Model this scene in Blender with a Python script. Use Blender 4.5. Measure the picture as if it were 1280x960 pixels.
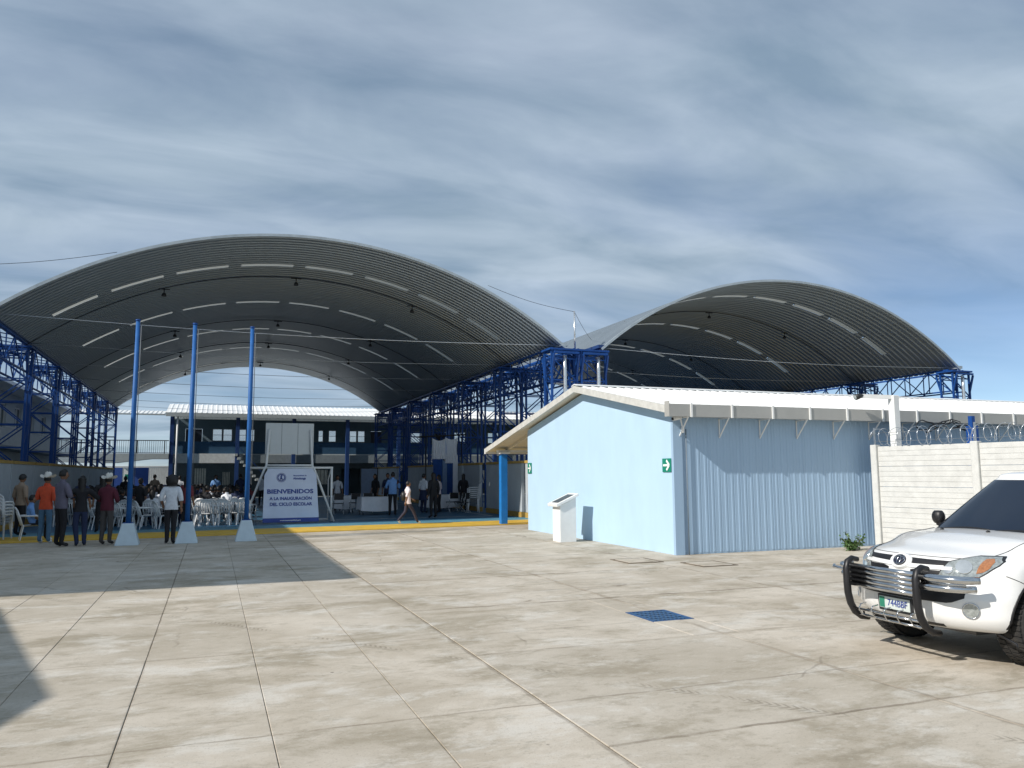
import bpy, bmesh, math, random
from mathutils import Vector, Matrix, noise as mnoise
random.seed(7)
SC = bpy.context.scene
for o in list(bpy.data.objects): bpy.data.objects.remove(o)
COL = SC.collection
PI = math.pi

# ------------------------------------------------------------------ camera
cam_d = bpy.data.cameras.new('camera'); cam = bpy.data.objects.new('camera', cam_d); COL.objects.link(cam)
right = Vector((0.93738, -0.34830, -0.00535))
V1 = Vector((265-640, 594-480, 985.)).normalized()
V2 = Vector((3303-640, 578-480, 985.)); V2 = (V2 - V1*V2.dot(V1)).normalized()
D = V1.cross(V2)
if D.y > 0: D = -D
# rows of [V2 V1 D]: world axes expressed in image space
rx = Vector((V2.x, V1.x, D.x)); ry = Vector((V2.y, V1.y, D.y)); rz = Vector((V2.z, V1.z, D.z))
M = Matrix(((rx.x, -ry.x, -rz.x), (rx.y, -ry.y, -rz.y), (rx.z, -ry.z, -rz.z))).to_4x4()
M.translation = Vector((0, 0, 1.7))
cam.matrix_world = M
cam_d.sensor_width = 36; cam_d.lens = 985/1280*36; cam_d.clip_start = .05; cam_d.clip_end = 6000
SC.camera = cam

# ------------------------------------------------------------------ light
SUNDIR = Vector((1.36, .32, -1.0)).normalized()          # travel of the light
S = -SUNDIR
SUN_EL = math.asin(S.z); SUN_AZ = math.atan2(S.x, S.y)
world = bpy.data.worlds.new('World'); SC.world = world; world.use_nodes = True
wn = world.node_tree; wn.nodes.clear()
def N(nt, t, **kw):
    n = nt.nodes.new(t)
    for k, v in kw.items():
        if k.startswith('i_'):
            n.inputs[k[2:].replace('_', ' ')].default_value = v
        else: setattr(n, k, v)
    return n
def L(nt, a, b): nt.links.new(a, b)
out = N(wn, 'ShaderNodeOutputWorld')
bg = N(wn, 'ShaderNodeBackground'); bg.inputs['Strength'].default_value = 0.11
sky = N(wn, 'ShaderNodeTexSky', sky_type='NISHITA', sun_disc=False, sun_elevation=SUN_EL, sun_rotation=SUN_AZ % (2*PI), altitude=2500, air_density=1.0, dust_density=.25, ozone_density=3.0)
tc = N(wn, 'ShaderNodeTexCoord')
sep = N(wn, 'ShaderNodeSeparateXYZ'); L(wn, tc.outputs['Generated'], sep.inputs[0])
zc = N(wn, 'ShaderNodeMath', operation='MAXIMUM'); zc.inputs[1].default_value = 0.0; L(wn, sep.outputs['Z'], zc.inputs[0])
za = N(wn, 'ShaderNodeMath', operation='ADD'); za.inputs[1].default_value = 0.16; L(wn, zc.outputs[0], za.inputs[0])
dx = N(wn, 'ShaderNodeMath', operation='DIVIDE'); L(wn, sep.outputs['X'], dx.inputs[0]); L(wn, za.outputs[0], dx.inputs[1])
dy = N(wn, 'ShaderNodeMath', operation='DIVIDE'); L(wn, sep.outputs['Y'], dy.inputs[0]); L(wn, za.outputs[0], dy.inputs[1])
cmb = N(wn, 'ShaderNodeCombineXYZ'); L(wn, dx.outputs[0], cmb.inputs[0]); L(wn, dy.outputs[0], cmb.inputs[1])
mp = N(wn, 'ShaderNodeMapping'); mp.inputs['Rotation'].default_value = (0, 0, math.radians(-32)); mp.inputs['Scale'].default_value = (.7, 1.35, 1); mp.inputs['Location'].default_value = (3.4, 1.3, 0)
L(wn, cmb.outputs[0], mp.inputs[0])
n1 = N(wn, 'ShaderNodeTexNoise'); n1.inputs['Scale'].default_value = 1.7; n1.inputs['Detail'].default_value = 9; n1.inputs['Roughness'].default_value = .56; n1.inputs['Distortion'].default_value = .35
L(wn, mp.outputs[0], n1.inputs['Vector'])
n2 = N(wn, 'ShaderNodeTexNoise'); n2.inputs['Scale'].default_value = .42; n2.inputs['Detail'].default_value = 4; n2.inputs['Roughness'].default_value = .5
L(wn, mp.outputs[0], n2.inputs['Vector'])
av = N(wn, 'ShaderNodeMath', operation='ADD'); L(wn, n1.outputs['Fac'], av.inputs[0]); L(wn, n2.outputs['Fac'], av.inputs[1])
hv = N(wn, 'ShaderNodeMath', operation='MULTIPLY'); hv.inputs[1].default_value = .5; L(wn, av.outputs[0], hv.inputs[0])
cr = N(wn, 'ShaderNodeValToRGB'); cr.color_ramp.elements[0].position = .37; cr.color_ramp.elements[0].color = (.50, .50, .50, 1); cr.color_ramp.elements[1].position = .60; cr.color_ramp.elements[1].color = (.98, .98, .98, 1)
L(wn, hv.outputs[0], cr.inputs[0])
# thinner veil low over the eastern horizon (open blue beyond the second hall)
dt = N(wn, 'ShaderNodeVectorMath', operation='DOT_PRODUCT'); dt.inputs[1].default_value = Vector((.86, .50, -1.05)); L(wn, tc.outputs['Generated'], dt.inputs[0])
mr = N(wn, 'ShaderNodeMapRange'); mr.inputs['From Min'].default_value = .60; mr.inputs['From Max'].default_value = .90; mr.inputs['To Min'].default_value = 1; mr.inputs['To Max'].default_value = .12; L(wn, dt.outputs['Value'], mr.inputs['Value'])
cf = N(wn, 'ShaderNodeMath', operation='MULTIPLY'); L(wn, cr.outputs[0], cf.inputs[0]); L(wn, mr.outputs[0], cf.inputs[1])
n3 = N(wn, 'ShaderNodeTexNoise'); n3.inputs['Scale'].default_value = 2.6; n3.inputs['Detail'].default_value = 10; n3.inputs['Distortion'].default_value = .5; L(wn, mp.outputs[0], n3.inputs['Vector'])
cc = N(wn, 'ShaderNodeValToRGB'); cc.color_ramp.elements[0].position = .3; cc.color_ramp.elements[0].color = (2.5, 3.45, 4.45, 1); cc.color_ramp.elements[1].position = .75; cc.color_ramp.elements[1].color = (5.1, 6.05, 7.1, 1)
L(wn, n3.outputs['Fac'], cc.inputs[0])
mx = N(wn, 'ShaderNodeMix', data_type='RGBA'); L(wn, cf.outputs[0], mx.inputs['Factor']); L(wn, sky.outputs[0], mx.inputs['A']); L(wn, cc.outputs[0], mx.inputs['B'])
L(wn, mx.outputs['Result'], bg.inputs['Color']); L(wn, bg.outputs[0], out.inputs['Surface'])
sd = bpy.data.lights.new('sun', 'SUN'); sd.energy = 4.6; sd.angle = math.radians(.53); sd.color = (1, .94, .86)
so = bpy.data.objects.new('sun', sd); COL.objects.link(so); so.location = (-40, -10, 40)
so.rotation_euler = SUNDIR.to_track_quat('-Z', 'Y').to_euler()
SC.view_settings.view_transform = 'Standard'; SC.view_settings.look = 'None'; SC.view_settings.exposure = 0.0; SC.view_settings.gamma = 1
SC.render.engine = 'CYCLES'
SC.cycles.use_denoising = True

# ------------------------------------------------------------------ materials
MATS = {}
def mat(name, col, rough=.6, metal=0, var=.12, scale=6, bump=0, bscale=40, world_space=False, spec=.5, coat=0, alpha=1, stretch=None, dirt=0, dcol=(.12, .10, .08)):
    if name in MATS: return MATS[name]
    m = bpy.data.materials.new(name); m.use_nodes = True; nt = m.node_tree; p = nt.nodes['Principled BSDF']
    p.inputs['Roughness'].default_value = rough; p.inputs['Metallic'].default_value = metal
    p.inputs['Specular IOR Level'].default_value = spec; p.inputs['Coat Weight'].default_value = coat; p.inputs['Coat Roughness'].default_value = .06
    if world_space: v = N(nt, 'ShaderNodeNewGeometry').outputs['Position']
    else: v = N(nt, 'ShaderNodeTexCoord').outputs['Object']
    if stretch:
        mm = N(nt, 'ShaderNodeMapping'); mm.inputs['Scale'].default_value = stretch; L(nt, v, mm.inputs[0]); v = mm.outputs[0]
    nz = N(nt, 'ShaderNodeTexNoise'); nz.inputs['Scale'].default_value = scale; nz.inputs['Detail'].default_value = 6; nz.inputs['Roughness'].default_value = .6; L(nt, v, nz.inputs['Vector'])
    r = N(nt, 'ShaderNodeMapRange'); r.inputs['From Min'].default_value = .3; r.inputs['From Max'].default_value = .7; r.inputs['To Min'].default_value = 1-var; r.inputs['To Max'].default_value = 1+var; L(nt, nz.outputs['Fac'], r.inputs['Value'])
    mu = N(nt, 'ShaderNodeVectorMath', operation='SCALE'); mu.inputs[0].default_value = col[:3]; L(nt, r.outputs[0], mu.inputs['Scale'])
    c = mu.outputs[0]
    if dirt:
        nd = N(nt, 'ShaderNodeTexNoise'); nd.inputs['Scale'].default_value = scale*.35; nd.inputs['Detail'].default_value = 8; nd.inputs['Roughness'].default_value = .7; L(nt, v, nd.inputs['Vector'])
        rd = N(nt, 'ShaderNodeMapRange'); rd.inputs['From Min'].default_value = .5; rd.inputs['From Max'].default_value = .75; rd.inputs['To Max'].default_value = dirt; L(nt, nd.outputs['Fac'], rd.inputs['Value'])
        x = N(nt, 'ShaderNodeMix', data_type='RGBA'); L(nt, rd.outputs[0], x.inputs['Factor']); L(nt, c, x.inputs['A']); x.inputs['B'].default_value = (*dcol, 1); c = x.outputs['Result']
    L(nt, c, p.inputs['Base Color'])
    rr = N(nt, 'ShaderNodeMapRange'); rr.inputs['To Min'].default_value = max(0, rough-.08); rr.inputs['To Max'].default_value = min(1, rough+.08); L(nt, nz.outputs['Fac'], rr.inputs['Value']); L(nt, rr.outputs[0], p.inputs['Roughness'])
    if bump:
        nb = N(nt, 'ShaderNodeTexNoise'); nb.inputs['Scale'].default_value = bscale; nb.inputs['Detail'].default_value = 5; L(nt, v, nb.inputs['Vector'])
        b = N(nt, 'ShaderNodeBump'); b.inputs['Strength'].default_value = bump; b.inputs['Distance'].default_value = .01; L(nt, nb.outputs['Fac'], b.inputs['Height']); L(nt, b.outputs[0], p.inputs['Normal'])
    MATS[name] = m; return m
def glass_mat(name, col, rough=.05):
    if name in MATS: return MATS[name]
    m = mat(name, col, rough, 0, .05, 2, spec=.8, coat=.6); return m

def concrete_mat():
    m = bpy.data.materials.new('yard_concrete'); m.use_nodes = True; nt = m.node_tree; p = nt.nodes['Principled BSDF']
    pos = N(nt, 'ShaderNodeNewGeometry').outputs['Position']
    def noise(scale, det, rough=.6, st=(1, 1, 1), rot=0, dist=0):
        mm = N(nt, 'ShaderNodeMapping'); mm.inputs['Scale'].default_value = st; mm.inputs['Rotation'].default_value = (0, 0, rot); L(nt, pos, mm.inputs[0])
        n = N(nt, 'ShaderNodeTexNoise'); n.inputs['Scale'].default_value = scale; n.inputs['Detail'].default_value = det; n.inputs['Roughness'].default_value = rough; n.inputs['Distortion'].default_value = dist
        L(nt, mm.outputs[0], n.inputs['Vector']); return n.outputs['Fac']
    def ramp(f, a, b, lo, hi):
        r = N(nt, 'ShaderNodeMapRange', interpolation_type='SMOOTHSTEP'); r.inputs['From Min'].default_value = a; r.inputs['From Max'].default_value = b; r.inputs['To Min'].default_value = lo; r.inputs['To Max'].default_value = hi; L(nt, f, r.inputs['Value']); return r.outputs[0]
    def mix(f, a, b):
        x = N(nt, 'ShaderNodeMix', data_type='RGBA'); L(nt, f, x.inputs['Factor'])
        for s, q in (('A', a), ('B', b)):
            if isinstance(q, tuple): x.inputs[s].default_value = (*q, 1)
            else: L(nt, q, x.inputs[s])
        return x.outputs['Result']
    base = mix(ramp(noise(.6, 9, .66, dist=.2), .34, .66, 0, 1), (.44, .385, .305), (.61, .55, .465))
    oi = N(nt, 'ShaderNodeObjectInfo')
    base = mix(ramp(oi.outputs['Random'], 0, 1, 0, .4), base, (.44, .40, .335))
    # brown tide marks and dusty mud films, pale dried patches
    c = mix(ramp(noise(.7, 12, .74, (.7, 1.25, 1), .12, .35), .49, .61, 0, .58), base, (.275, .235, .165))
    c = mix(ramp(noise(2.0, 12, .78, (.75, 1.3, 1), -.1, .3), .53, .63, 0, .42), c, (.25, .215, .155))
    c = mix(ramp(noise(1.3, 12, .74, (.7, 1.15, 1), .2, .3), .51, .62, 0, .5), c, (.68, .655, .60))
    c = mix(ramp(noise(5, 9, .8, (.6, 1.5, 1), .3, .4), .52, .64, 0, .34), c, (.28, .25, .185))
    c = mix(ramp(noise(8, 8, .8, (.7, 1.4, 1), -.3, .3), .54, .66, 0, .3), c, (.68, .645, .575))
    # grit, pitting, small scabs
    c = mix(ramp(noise(60, 3, .7), .56, .70, 0, .45), c, (.24, .20, .155))
    c = mix(ramp(noise(15, 8, .8, (1, 1, 1), 0, .3), .61, .68, 0, .5), c, (.22, .18, .135))
    c = mix(ramp(noise(2.4, 12, .85, (1, 1, 1), .7, .5), .64, .68, 0, .5), c, (.17, .135, .10))
    # hairline cracks
    cv = N(nt, 'ShaderNodeTexVoronoi', feature='DISTANCE_TO_EDGE'); cv.inputs['Scale'].default_value = .33
    wm = N(nt, 'ShaderNodeTexNoise'); wm.inputs['Scale'].default_value = 1.5; wm.inputs['Detail'].default_value = 6; L(nt, pos, wm.inputs['Vector'])
    wa = N(nt, 'ShaderNodeMix', data_type='RGBA'); wa.inputs['Factor'].default_value = .25; L(nt, pos, wa.inputs['A']); L(nt, wm.outputs['Color'], wa.inputs['B']); L(nt, wa.outputs['Result'], cv.inputs['Vector'])
    ck = ramp(cv.outputs['Distance'], .0015, .005, 1, 0); ckm = ramp(noise(.7, 3), .50, .66, 0, .4)
    cm_ = N(nt, 'ShaderNodeMath', operation='MULTIPLY'); L(nt, ck, cm_.inputs[0]); L(nt, ckm, cm_.inputs[1]); c = mix(cm_.outputs[0], c, (.13, .105, .08))
    # dark oil/dirt spots (voronoi)
    vo = N(nt, 'ShaderNodeTexVoronoi'); vo.inputs['Scale'].default_value = 1.3; L(nt, pos, vo.inputs['Vector'])
    c = mix(ramp(vo.outputs['Distance'], .012, .03, .7, 0), c, (.10, .085, .07))
    # per-slab tone: coarse cell variation
    sp = N(nt, 'ShaderNodeSeparateXYZ'); L(nt, pos, sp.inputs[0])
    def jline(axis, at, lo, w, st):
        nonlocal c
        d = N(nt, 'ShaderNodeMath', operation='SUBTRACT'); L(nt, sp.outputs[axis], d.inputs[0]); d.inputs[1].default_value = at
        nz_ = N(nt, 'ShaderNodeMath', operation='MULTIPLY_ADD'); L(nt, wmf, nz_.inputs[0]); nz_.inputs[1].default_value = w*2.4; L(nt, d.outputs[0], nz_.inputs[2])
        n2_ = N(nt, 'ShaderNodeMath', operation='SUBTRACT'); L(nt, nz_.outputs[0], n2_.inputs[0]); n2_.inputs[1].default_value = w*1.2
        ab = N(nt, 'ShaderNodeMath', operation='ABSOLUTE'); L(nt, n2_.outputs[0], ab.inputs[0]); q = ramp(ab.outputs[0], w*.2, w, st, 0)
        g_ = ramp(sp.outputs['Y' if axis == 'X' else 'X'], lo, lo+.02, 0, 1)
        m_ = N(nt, 'ShaderNodeMath', operation='MULTIPLY'); L(nt, q, m_.inputs[0]); L(nt, g_, m_.inputs[1])
        m2_ = N(nt, 'ShaderNodeMath', operation='MULTIPLY'); L(nt, m_.outputs[0], m2_.inputs[0]); L(nt, ramp(noise(2.5, 5), .35, .6, .35, 1), m2_.inputs[1])
        c = mix(m2_.outputs[0], c, (.16, .13, .095))
    wmf = noise(3, 6)
    for args in (('Y', 4.62, 2.38, .03, .65), ('Y', 9.9, 2.38, .06, .6), ('Y', 7.3, 2.38, .04, .35), ('Y', 12.6, 2.38, .05, .5), ('Y', 15.3, 2.38, .07, .5), ('Y', 5.62, -6, .025, .5), ('Y', 8.2, -6, .03, .3), ('Y', 10.9, -6, .04, .35), ('X', 2.36, -2, .03, .55), ('X', 5.15, -2, .05, .5), ('X', 7.95, -2, .05, .5), ('X', 1.42, -2, .02, .3), ('X', -.51, -2, .018, .4)): jline(*args)
    # tyre tread track: two dashed ribbons along a line through the yard
    def lin(a, b, cc):
        m1 = N(nt, 'ShaderNodeMath', operation='MULTIPLY'); m1.inputs[1].default_value = a; L(nt, sp.outputs['X'], m1.inputs[0])
        m2 = N(nt, 'ShaderNodeMath', operation='MULTIPLY_ADD'); m2.inputs[1].default_value = b; L(nt, sp.outputs['Y'], m2.inputs[0]); L(nt, m1.outputs[0], m2.inputs[2])
        m3 = N(nt, 'ShaderNodeMath', operation='ADD'); m3.inputs[1].default_value = cc; L(nt, m2.outputs[0], m3.inputs[0]); return m3.outputs[0]
    def track(x0, y0, x1, y1, w, strength):
        nonlocal c
        l = math.hypot(x1-x0, y1-y0); tx, ty = (x1-x0)/l, (y1-y0)/l
        dist = lin(-ty, tx, ty*x0-tx*y0); al = lin(tx, ty, 0)
        ab = N(nt, 'ShaderNodeMath', operation='ABSOLUTE'); L(nt, dist, ab.inputs[0])
        band = ramp(ab.outputs[0], w*.75, w, 1, 0)
        sk = N(nt, 'ShaderNodeMath', operation='MULTIPLY_ADD'); L(nt, ab.outputs[0], sk.inputs[0]); sk.inputs[1].default_value = 1.0; L(nt, al, sk.inputs[2])
        si = N(nt, 'ShaderNodeMath', operation='MULTIPLY'); si.inputs[1].default_value = 95; L(nt, sk.outputs[0], si.inputs[0])
        s2 = N(nt, 'ShaderNodeMath', operation='SINE'); L(nt, si.outputs[0], s2.inputs[0])
        dash = ramp(s2.outputs[0], -.2, .5, 0, 1)
        brk = ramp(noise(1.4, 3), .42, .6, 0, 1)
        a = N(nt, 'ShaderNodeMath', operation='MULTIPLY'); L(nt, band, a.inputs[0]); L(nt, dash, a.inputs[1])
        b = N(nt, 'ShaderNodeMath', operation='MULTIPLY'); L(nt, a.outputs[0], b.inputs[0]); L(nt, brk, b.inputs[1])
        d = N(nt, 'ShaderNodeMath', operation='MULTIPLY'); L(nt, b.outputs[0], d.inputs[0]); d.inputs[1].default_value = strength
        c = mix(d.outputs[0], c, (.15, .13, .10))
    track(1.9, 7.6, 4.35, 4.4, .07, .42)
    track(.6, 7.2, -1.8, 8.1, .07, .14)
    L(nt, c, p.inputs['Base Color'])
    p.inputs['Roughness'].default_value = .82; p.inputs['Specular IOR Level'].default_value = .25
    b = N(nt, 'ShaderNodeBump'); b.inputs['Strength'].default_value = .35; b.inputs['Distance'].default_value = .01
    ad = N(nt, 'ShaderNodeMath', operation='ADD'); L(nt, noise(60, 5, .7, (1, 3, 1)), ad.inputs[0]); L(nt, noise(6, 4), ad.inputs[1]); L(nt, ad.outputs[0], b.inputs['Height']); L(nt, b.outputs[0], p.inputs['Normal'])
    return m
M_CONC = concrete_mat()
M_JOINT = mat('joint_dirt', (.17, .14, .105), .9, world_space=True, scale=3, var=.3)
M_EARTH = mat('earth', (.16, .15, .09), .95, world_space=True, scale=.2, var=.4)
M_COURT = mat('court_blue', (.030, .12, .22), .5, world_space=True, scale=1.2, var=.25, dirt=.25, dcol=(.12, .17, .2))
M_TEAL = mat('court_edge_teal', (.10, .27, .36), .6, world_space=True, scale=2, var=.2, dirt=.3, dcol=(.25, .28, .27))
M_YEL = mat('yellow_paint', (.72, .46, .06), .6, world_space=True, scale=3, var=.15, dirt=.35, dcol=(.4, .32, .15))
M_LINE = mat('court_line', (.55, .58, .58), .6, world_space=True)
M_VAULT = mat('galvanised_sheet', (.30, .345, .38), .38, .55, .08, .8, dirt=.18, dcol=(.2, .2, .18), stretch=(.3, 1, 1))
M_VEDGE = mat('sheet_edge', (.42, .47, .50), .4, .3, .15, 3)
M_SKYL = bpy.data.materials.new('skylight'); M_SKYL.use_nodes = True
_nt = M_SKYL.node_tree; _nt.nodes.clear(); _o = N(_nt, 'ShaderNodeOutputMaterial'); _t = N(_nt, 'ShaderNodeBsdfTranslucent'); _t.inputs[0].default_value = (.30, .31, .29, 1); _d = N(_nt, 'ShaderNodeBsdfDiffuse'); _d.inputs[0].default_value = (.62, .64, .60, 1); _m = N(_nt, 'ShaderNodeMixShader'); _m.inputs[0].default_value = .5
L(_nt, _t.outputs[0], _m.inputs[1]); L(_nt, _d.outputs[0], _m.inputs[2]); L(_nt, _m.outputs[0], _o.inputs[0])
M_BLUE = mat('blue_steel', (.010, .064, .26), .5, .0, .25, 1.5, spec=.3, dirt=.3, dcol=(.02, .045, .12))
M_BLUED = mat('navy_paint', (.012, .045, .16), .45, .0, .12, 2)
M_GALV = mat('bright_galvanised', (.72, .74, .75), .28, .85, .1, 12)
M_DARK = mat('dark_metal', (.02, .022, .025), .5)
M_BLACK = mat('black_plastic', (.012, .012, .014), .45, var=.2)
M_WHITE = mat('white_paint', (.78, .79, .78), .5, var=.05, scale=3, dirt=.12, dcol=(.5, .48, .42))
M_WROOF = mat('white_roof_sheet', (.80, .81, .80), .45, .0, .05, 1.2, dirt=.1, dcol=(.6, .58, .52))
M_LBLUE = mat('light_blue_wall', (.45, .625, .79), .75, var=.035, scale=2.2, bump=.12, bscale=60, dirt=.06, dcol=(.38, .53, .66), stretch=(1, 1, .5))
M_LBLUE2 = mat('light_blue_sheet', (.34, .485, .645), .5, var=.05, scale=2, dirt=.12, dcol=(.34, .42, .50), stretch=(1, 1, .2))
M_PWALL = mat('pale_panel', (.46, .50, .53), .7, var=.07, scale=1.5, dirt=.15, dcol=(.32, .33, .33))
M_OCHRE = mat('ochre_paint', (.46, .29, .07), .7, var=.15)
M_BEIGE = mat('beige_soffit', (.66, .60, .48), .7, var=.05)
M_FENCE = mat('precast_concrete', (.60, .605, .585), .85, var=.09, scale=5, bump=.5, bscale=50, dirt=.22, dcol=(.42, .42, .39))
M_GREYW = mat('grey_plaster', (.40, .42, .43), .8, var=.08, scale=1)
M_SCHOOL = mat('school_wall', (.13, .19, .23), .8, var=.1, scale=1)
M_SCHOOLB = mat('school_wainscot', (.025, .085, .16), .7, var=.1)
M_SLAB = mat('grey_slab', (.42, .46, .46), .8, var=.08)
M_DOOR = mat('dark_door', (.012, .02, .04), .5)
M_GLASSB = mat('window_glass', (.62, .70, .72), .25)
M_CLEAR = bpy.data.materials.new('clear_pane'); M_CLEAR.use_nodes = True
_nt = M_CLEAR.node_tree; _p = _nt.nodes['Principled BSDF']; _p.inputs['Base Color'].default_value = (.75, .8, .8, 1); _p.inputs['Alpha'].default_value = .22; _p.inputs['Roughness'].default_value = .1
M_CARP = mat('car_paint', (.80, .80, .785), .28, 0, .02, 2, coat=.8, dirt=.04, dcol=(.6, .56, .48))
M_CGLASS = mat('tinted_glass', (.006, .012, .026), .03, 0, .02, 2, spec=.6, coat=.3)
M_CHROME = mat('chrome', (.62, .63, .64), .12, 1, .05, 8)
M_TYRE = mat('tyre_rubber', (.028, .027, .026), .85, var=.3, scale=12, bump=.6, bscale=60, dirt=.5, dcol=(.10, .09, .075))
M_LENS = mat('lamp_lens', (.36, .39, .38), .08, .35, .35, 34, coat=1)
M_AMBER = mat('amber_lens', (.36, .15, .06), .15, 0, .25, 60, coat=1)
M_PLATE = mat('plate_white', (.62, .68, .66), .5)
M_GREEN = mat('sign_green', (.005, .22, .15), .5, var=.04)
M_SWHITE = mat('sign_white', (.85, .87, .85), .5, var=.02)
M_MONO = mat('white_plastic', (.74, .76, .77), .38, var=.04)
M_CLOTH = mat('white_cloth', (.80, .82, .86), .85, var=.06)
M_CLOTHB = mat('blue_cloth', (.02, .085, .30), .85, var=.15)
M_BANNER = mat('banner_vinyl', (.60, .66, .80), .55, var=.05, scale=2)
M_BNAVY = mat('banner_navy', (.03, .06, .28), .55)
M_LEAF = mat('leaf', (.07, .14, .035), .6, var=.35, scale=20)
M_STEM = mat('stem', (.14, .12, .06), .8)
M_WIRE = mat('razor_steel', (.60, .63, .66), .3, .8)
M_SKIN = mat('skin', (.24, .125, .075), .6, var=.08, scale=20)
M_HAIR = mat('black_hair', (.008, .007, .007), .55, var=.3, scale=30)
M_GRATE = mat('grate_blue', (.02, .085, .22), .6, var=.2)
M_PITSHADE = mat('pit_shade_dark', (.01, .02, .04), .9)
M_WOOD = mat('board_grey', (.50, .54, .57), .6, var=.05)

# ------------------------------------------------------------------ mesh helpers
class MB:
    def __init__(s, org=(0, 0, 0)): s.v = []; s.f = []; s.mi = []; s.o = Vector(org); s.sm = []
    def add(s, vs, fs, mi=0, smooth=False):
        b = len(s.v); s.v += [Vector(v)-s.o for v in vs]
        for f in fs: s.f.append([b+i for i in f]); s.mi.append(mi); s.sm.append(smooth)
        return s
    def box(s, x0, y0, z0, x1, y1, z1, mi=0):
        if x0 > x1: x0, x1 = x1, x0
        if y0 > y1: y0, y1 = y1, y0
        if z0 > z1: z0, z1 = z1, z0
        return s.add([(x0, y0, z0), (x1, y0, z0), (x1, y1, z0), (x0, y1, z0), (x0, y0, z1), (x1, y0, z1), (x1, y1, z1), (x0, y1, z1)],
              [(0, 3, 2, 1), (4, 5, 6, 7), (0, 1, 5, 4), (1, 2, 6, 5), (2, 3, 7, 6), (3, 0, 4, 7)], mi)
    def obox(s, c, ax, ay, az, hx, hy, hz, mi=0):
        c = Vector(c); ax = Vector(ax)*hx; ay = Vector(ay)*hy; az = Vector(az)*hz
        vs = [c+ax*i+ay*j+az*k for k in (-1, 1) for i, j in ((-1, -1), (1, -1), (1, 1), (-1, 1))]
        return s.add(vs, [(0, 3, 2, 1), (4, 5, 6, 7), (0, 1, 5, 4), (1, 2, 6, 5), (2, 3, 7, 6), (3, 0, 4, 7)], mi)
    def bar(s, a, b, w, h=None, mi=0, up=(0, 0, 1)):
        h = h or w; a = Vector(a); b = Vector(b); d = (b-a); l = d.length
        if l < 1e-6: return s
        d /= l; u = Vector(up)
        if abs(d.dot(u)) > .99: u = Vector((1, 0, 0))
        x = d.cross(u).normalized(); y = x.cross(d)
        return s.obox((a+b)/2, x, d, y, w/2, l/2, h/2, mi)
    def tube(s, pts, r, n=8, mi=0, closed=False, cap=True, smooth=True):
        pts = [Vector(p) for p in pts]; m = len(pts); vs = []; rr = r if isinstance(r, (list, tuple)) else [r]*m
        ref = None
        for i, p in enumerate(pts):
            if closed: t = (pts[(i+1) % m]-pts[i-1])
            else: t = pts[min(i+1, m-1)]-pts[max(i-1, 0)]
            t.normalize()
            if ref is None:
                ref = Vector((0, 0, 1)) if abs(t.z) < .9 else Vector((1, 0, 0))
            x = (ref-t*ref.dot(t)).normalized(); ref = x; y = t.cross(x)
            for k in range(n):
                a = 2*PI*k/n; vs.append(p+x*math.cos(a)*rr[i]+y*math.sin(a)*rr[i])
        fs = []
        for i in range(m if closed else m-1):
            j = (i+1) % m
            for k in range(n): fs.append((i*n+k, i*n+(k+1) % n, j*n+(k+1) % n, j*n+k))
        s.add(vs, fs, mi, smooth)
        if cap and not closed:
            b = len(s.v)-len(vs)
            s.f.append([b+k for k in range(n)][::-1]); s.mi.append(mi); s.sm.append(False)
            s.f.append([b+(m-1)*n+k for k in range(n)]); s.mi.append(mi); s.sm.append(False)
        return s
    def prism(s, poly, axis, a, b, mi=0):
        """poly: 2D outline; axis the extrude axis 'x','y','z'"""
        def P(q, t):
            return {'x': (t, q[0], q[1]), 'y': (q[0], t, q[1]), 'z': (q[0], q[1], t)}[axis]
        n = len(poly); vs = [P(q, a) for q in poly]+[P(q, b) for q in poly]
        fs = [tuple(range(n))[::-1], tuple(range(n, 2*n))]+[(i, (i+1) % n, n+(i+1) % n, n+i) for i in range(n)]
        return s.add(vs, fs, mi)
    def grid(s, fn, nu, nv, mi=0, smooth=True, flip=False):
        vs = [fn(i/nu, j/nv) for i in range(nu+1) for j in range(nv+1)]
        fs = []
        for i in range(nu):
            for j in range(nv):
                q = (i*(nv+1)+j, (i+1)*(nv+1)+j, (i+1)*(nv+1)+j+1, i*(nv+1)+j+1); fs.append(q[::-1] if flip else q)
        return s.add(vs, fs, mi, smooth)
    def ell(s, c, r, nu=12, nv=8, mi=0, fn=None):
        c = Vector(c)
        def g(u, v):
            a = 2*PI*u; b = PI*v-PI/2
            d = Vector((math.cos(b)*math.cos(a), math.cos(b)*math.sin(a), math.sin(b)))
            p = Vector((d.x*r[0], d.y*r[1], d.z*r[2]))
            if fn: p = fn(p, d)
            return c+p
        return s.grid(g, nu, nv, mi, True)
    def mesh(s, name, mats, fix=True, bevel=0):
        me = bpy.data.meshes.new(name); me.from_pydata([tuple(v) for v in s.v], [], s.f)
        for m in (mats if isinstance(mats, (list, tuple)) else [mats]): me.materials.append(m)
        me.polygons.foreach_set('material_index', s.mi); me.polygons.foreach_set('use_smooth', s.sm)
        if fix and len(s.f) < 40000:
            bm = bmesh.new(); bm.from_mesh(me)
            bmesh.ops.recalc_face_normals(bm, faces=bm.faces)
            if bevel: 
                bmesh.ops.bevel(bm, geom=[e for e in bm.edges if len(e.link_faces) == 2 and e.calc_face_angle(0) > .5], offset=bevel, segments=1, affect='EDGES', profile=.5)
            bm.to_mesh(me); bm.free()
        me.update(); return me
    def build(s, name, mats, parent=None, label=None, cat=None, group=None, kind=None, fix=True, bevel=0, link=True):
        me = s.mesh(name, mats, fix, bevel); o = bpy.data.objects.new(name, me); COL.objects.link(o)
        if parent is None: o.location = s.o
        else: o.parent = parent
        return tag(o, label, cat, group, kind)
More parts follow.
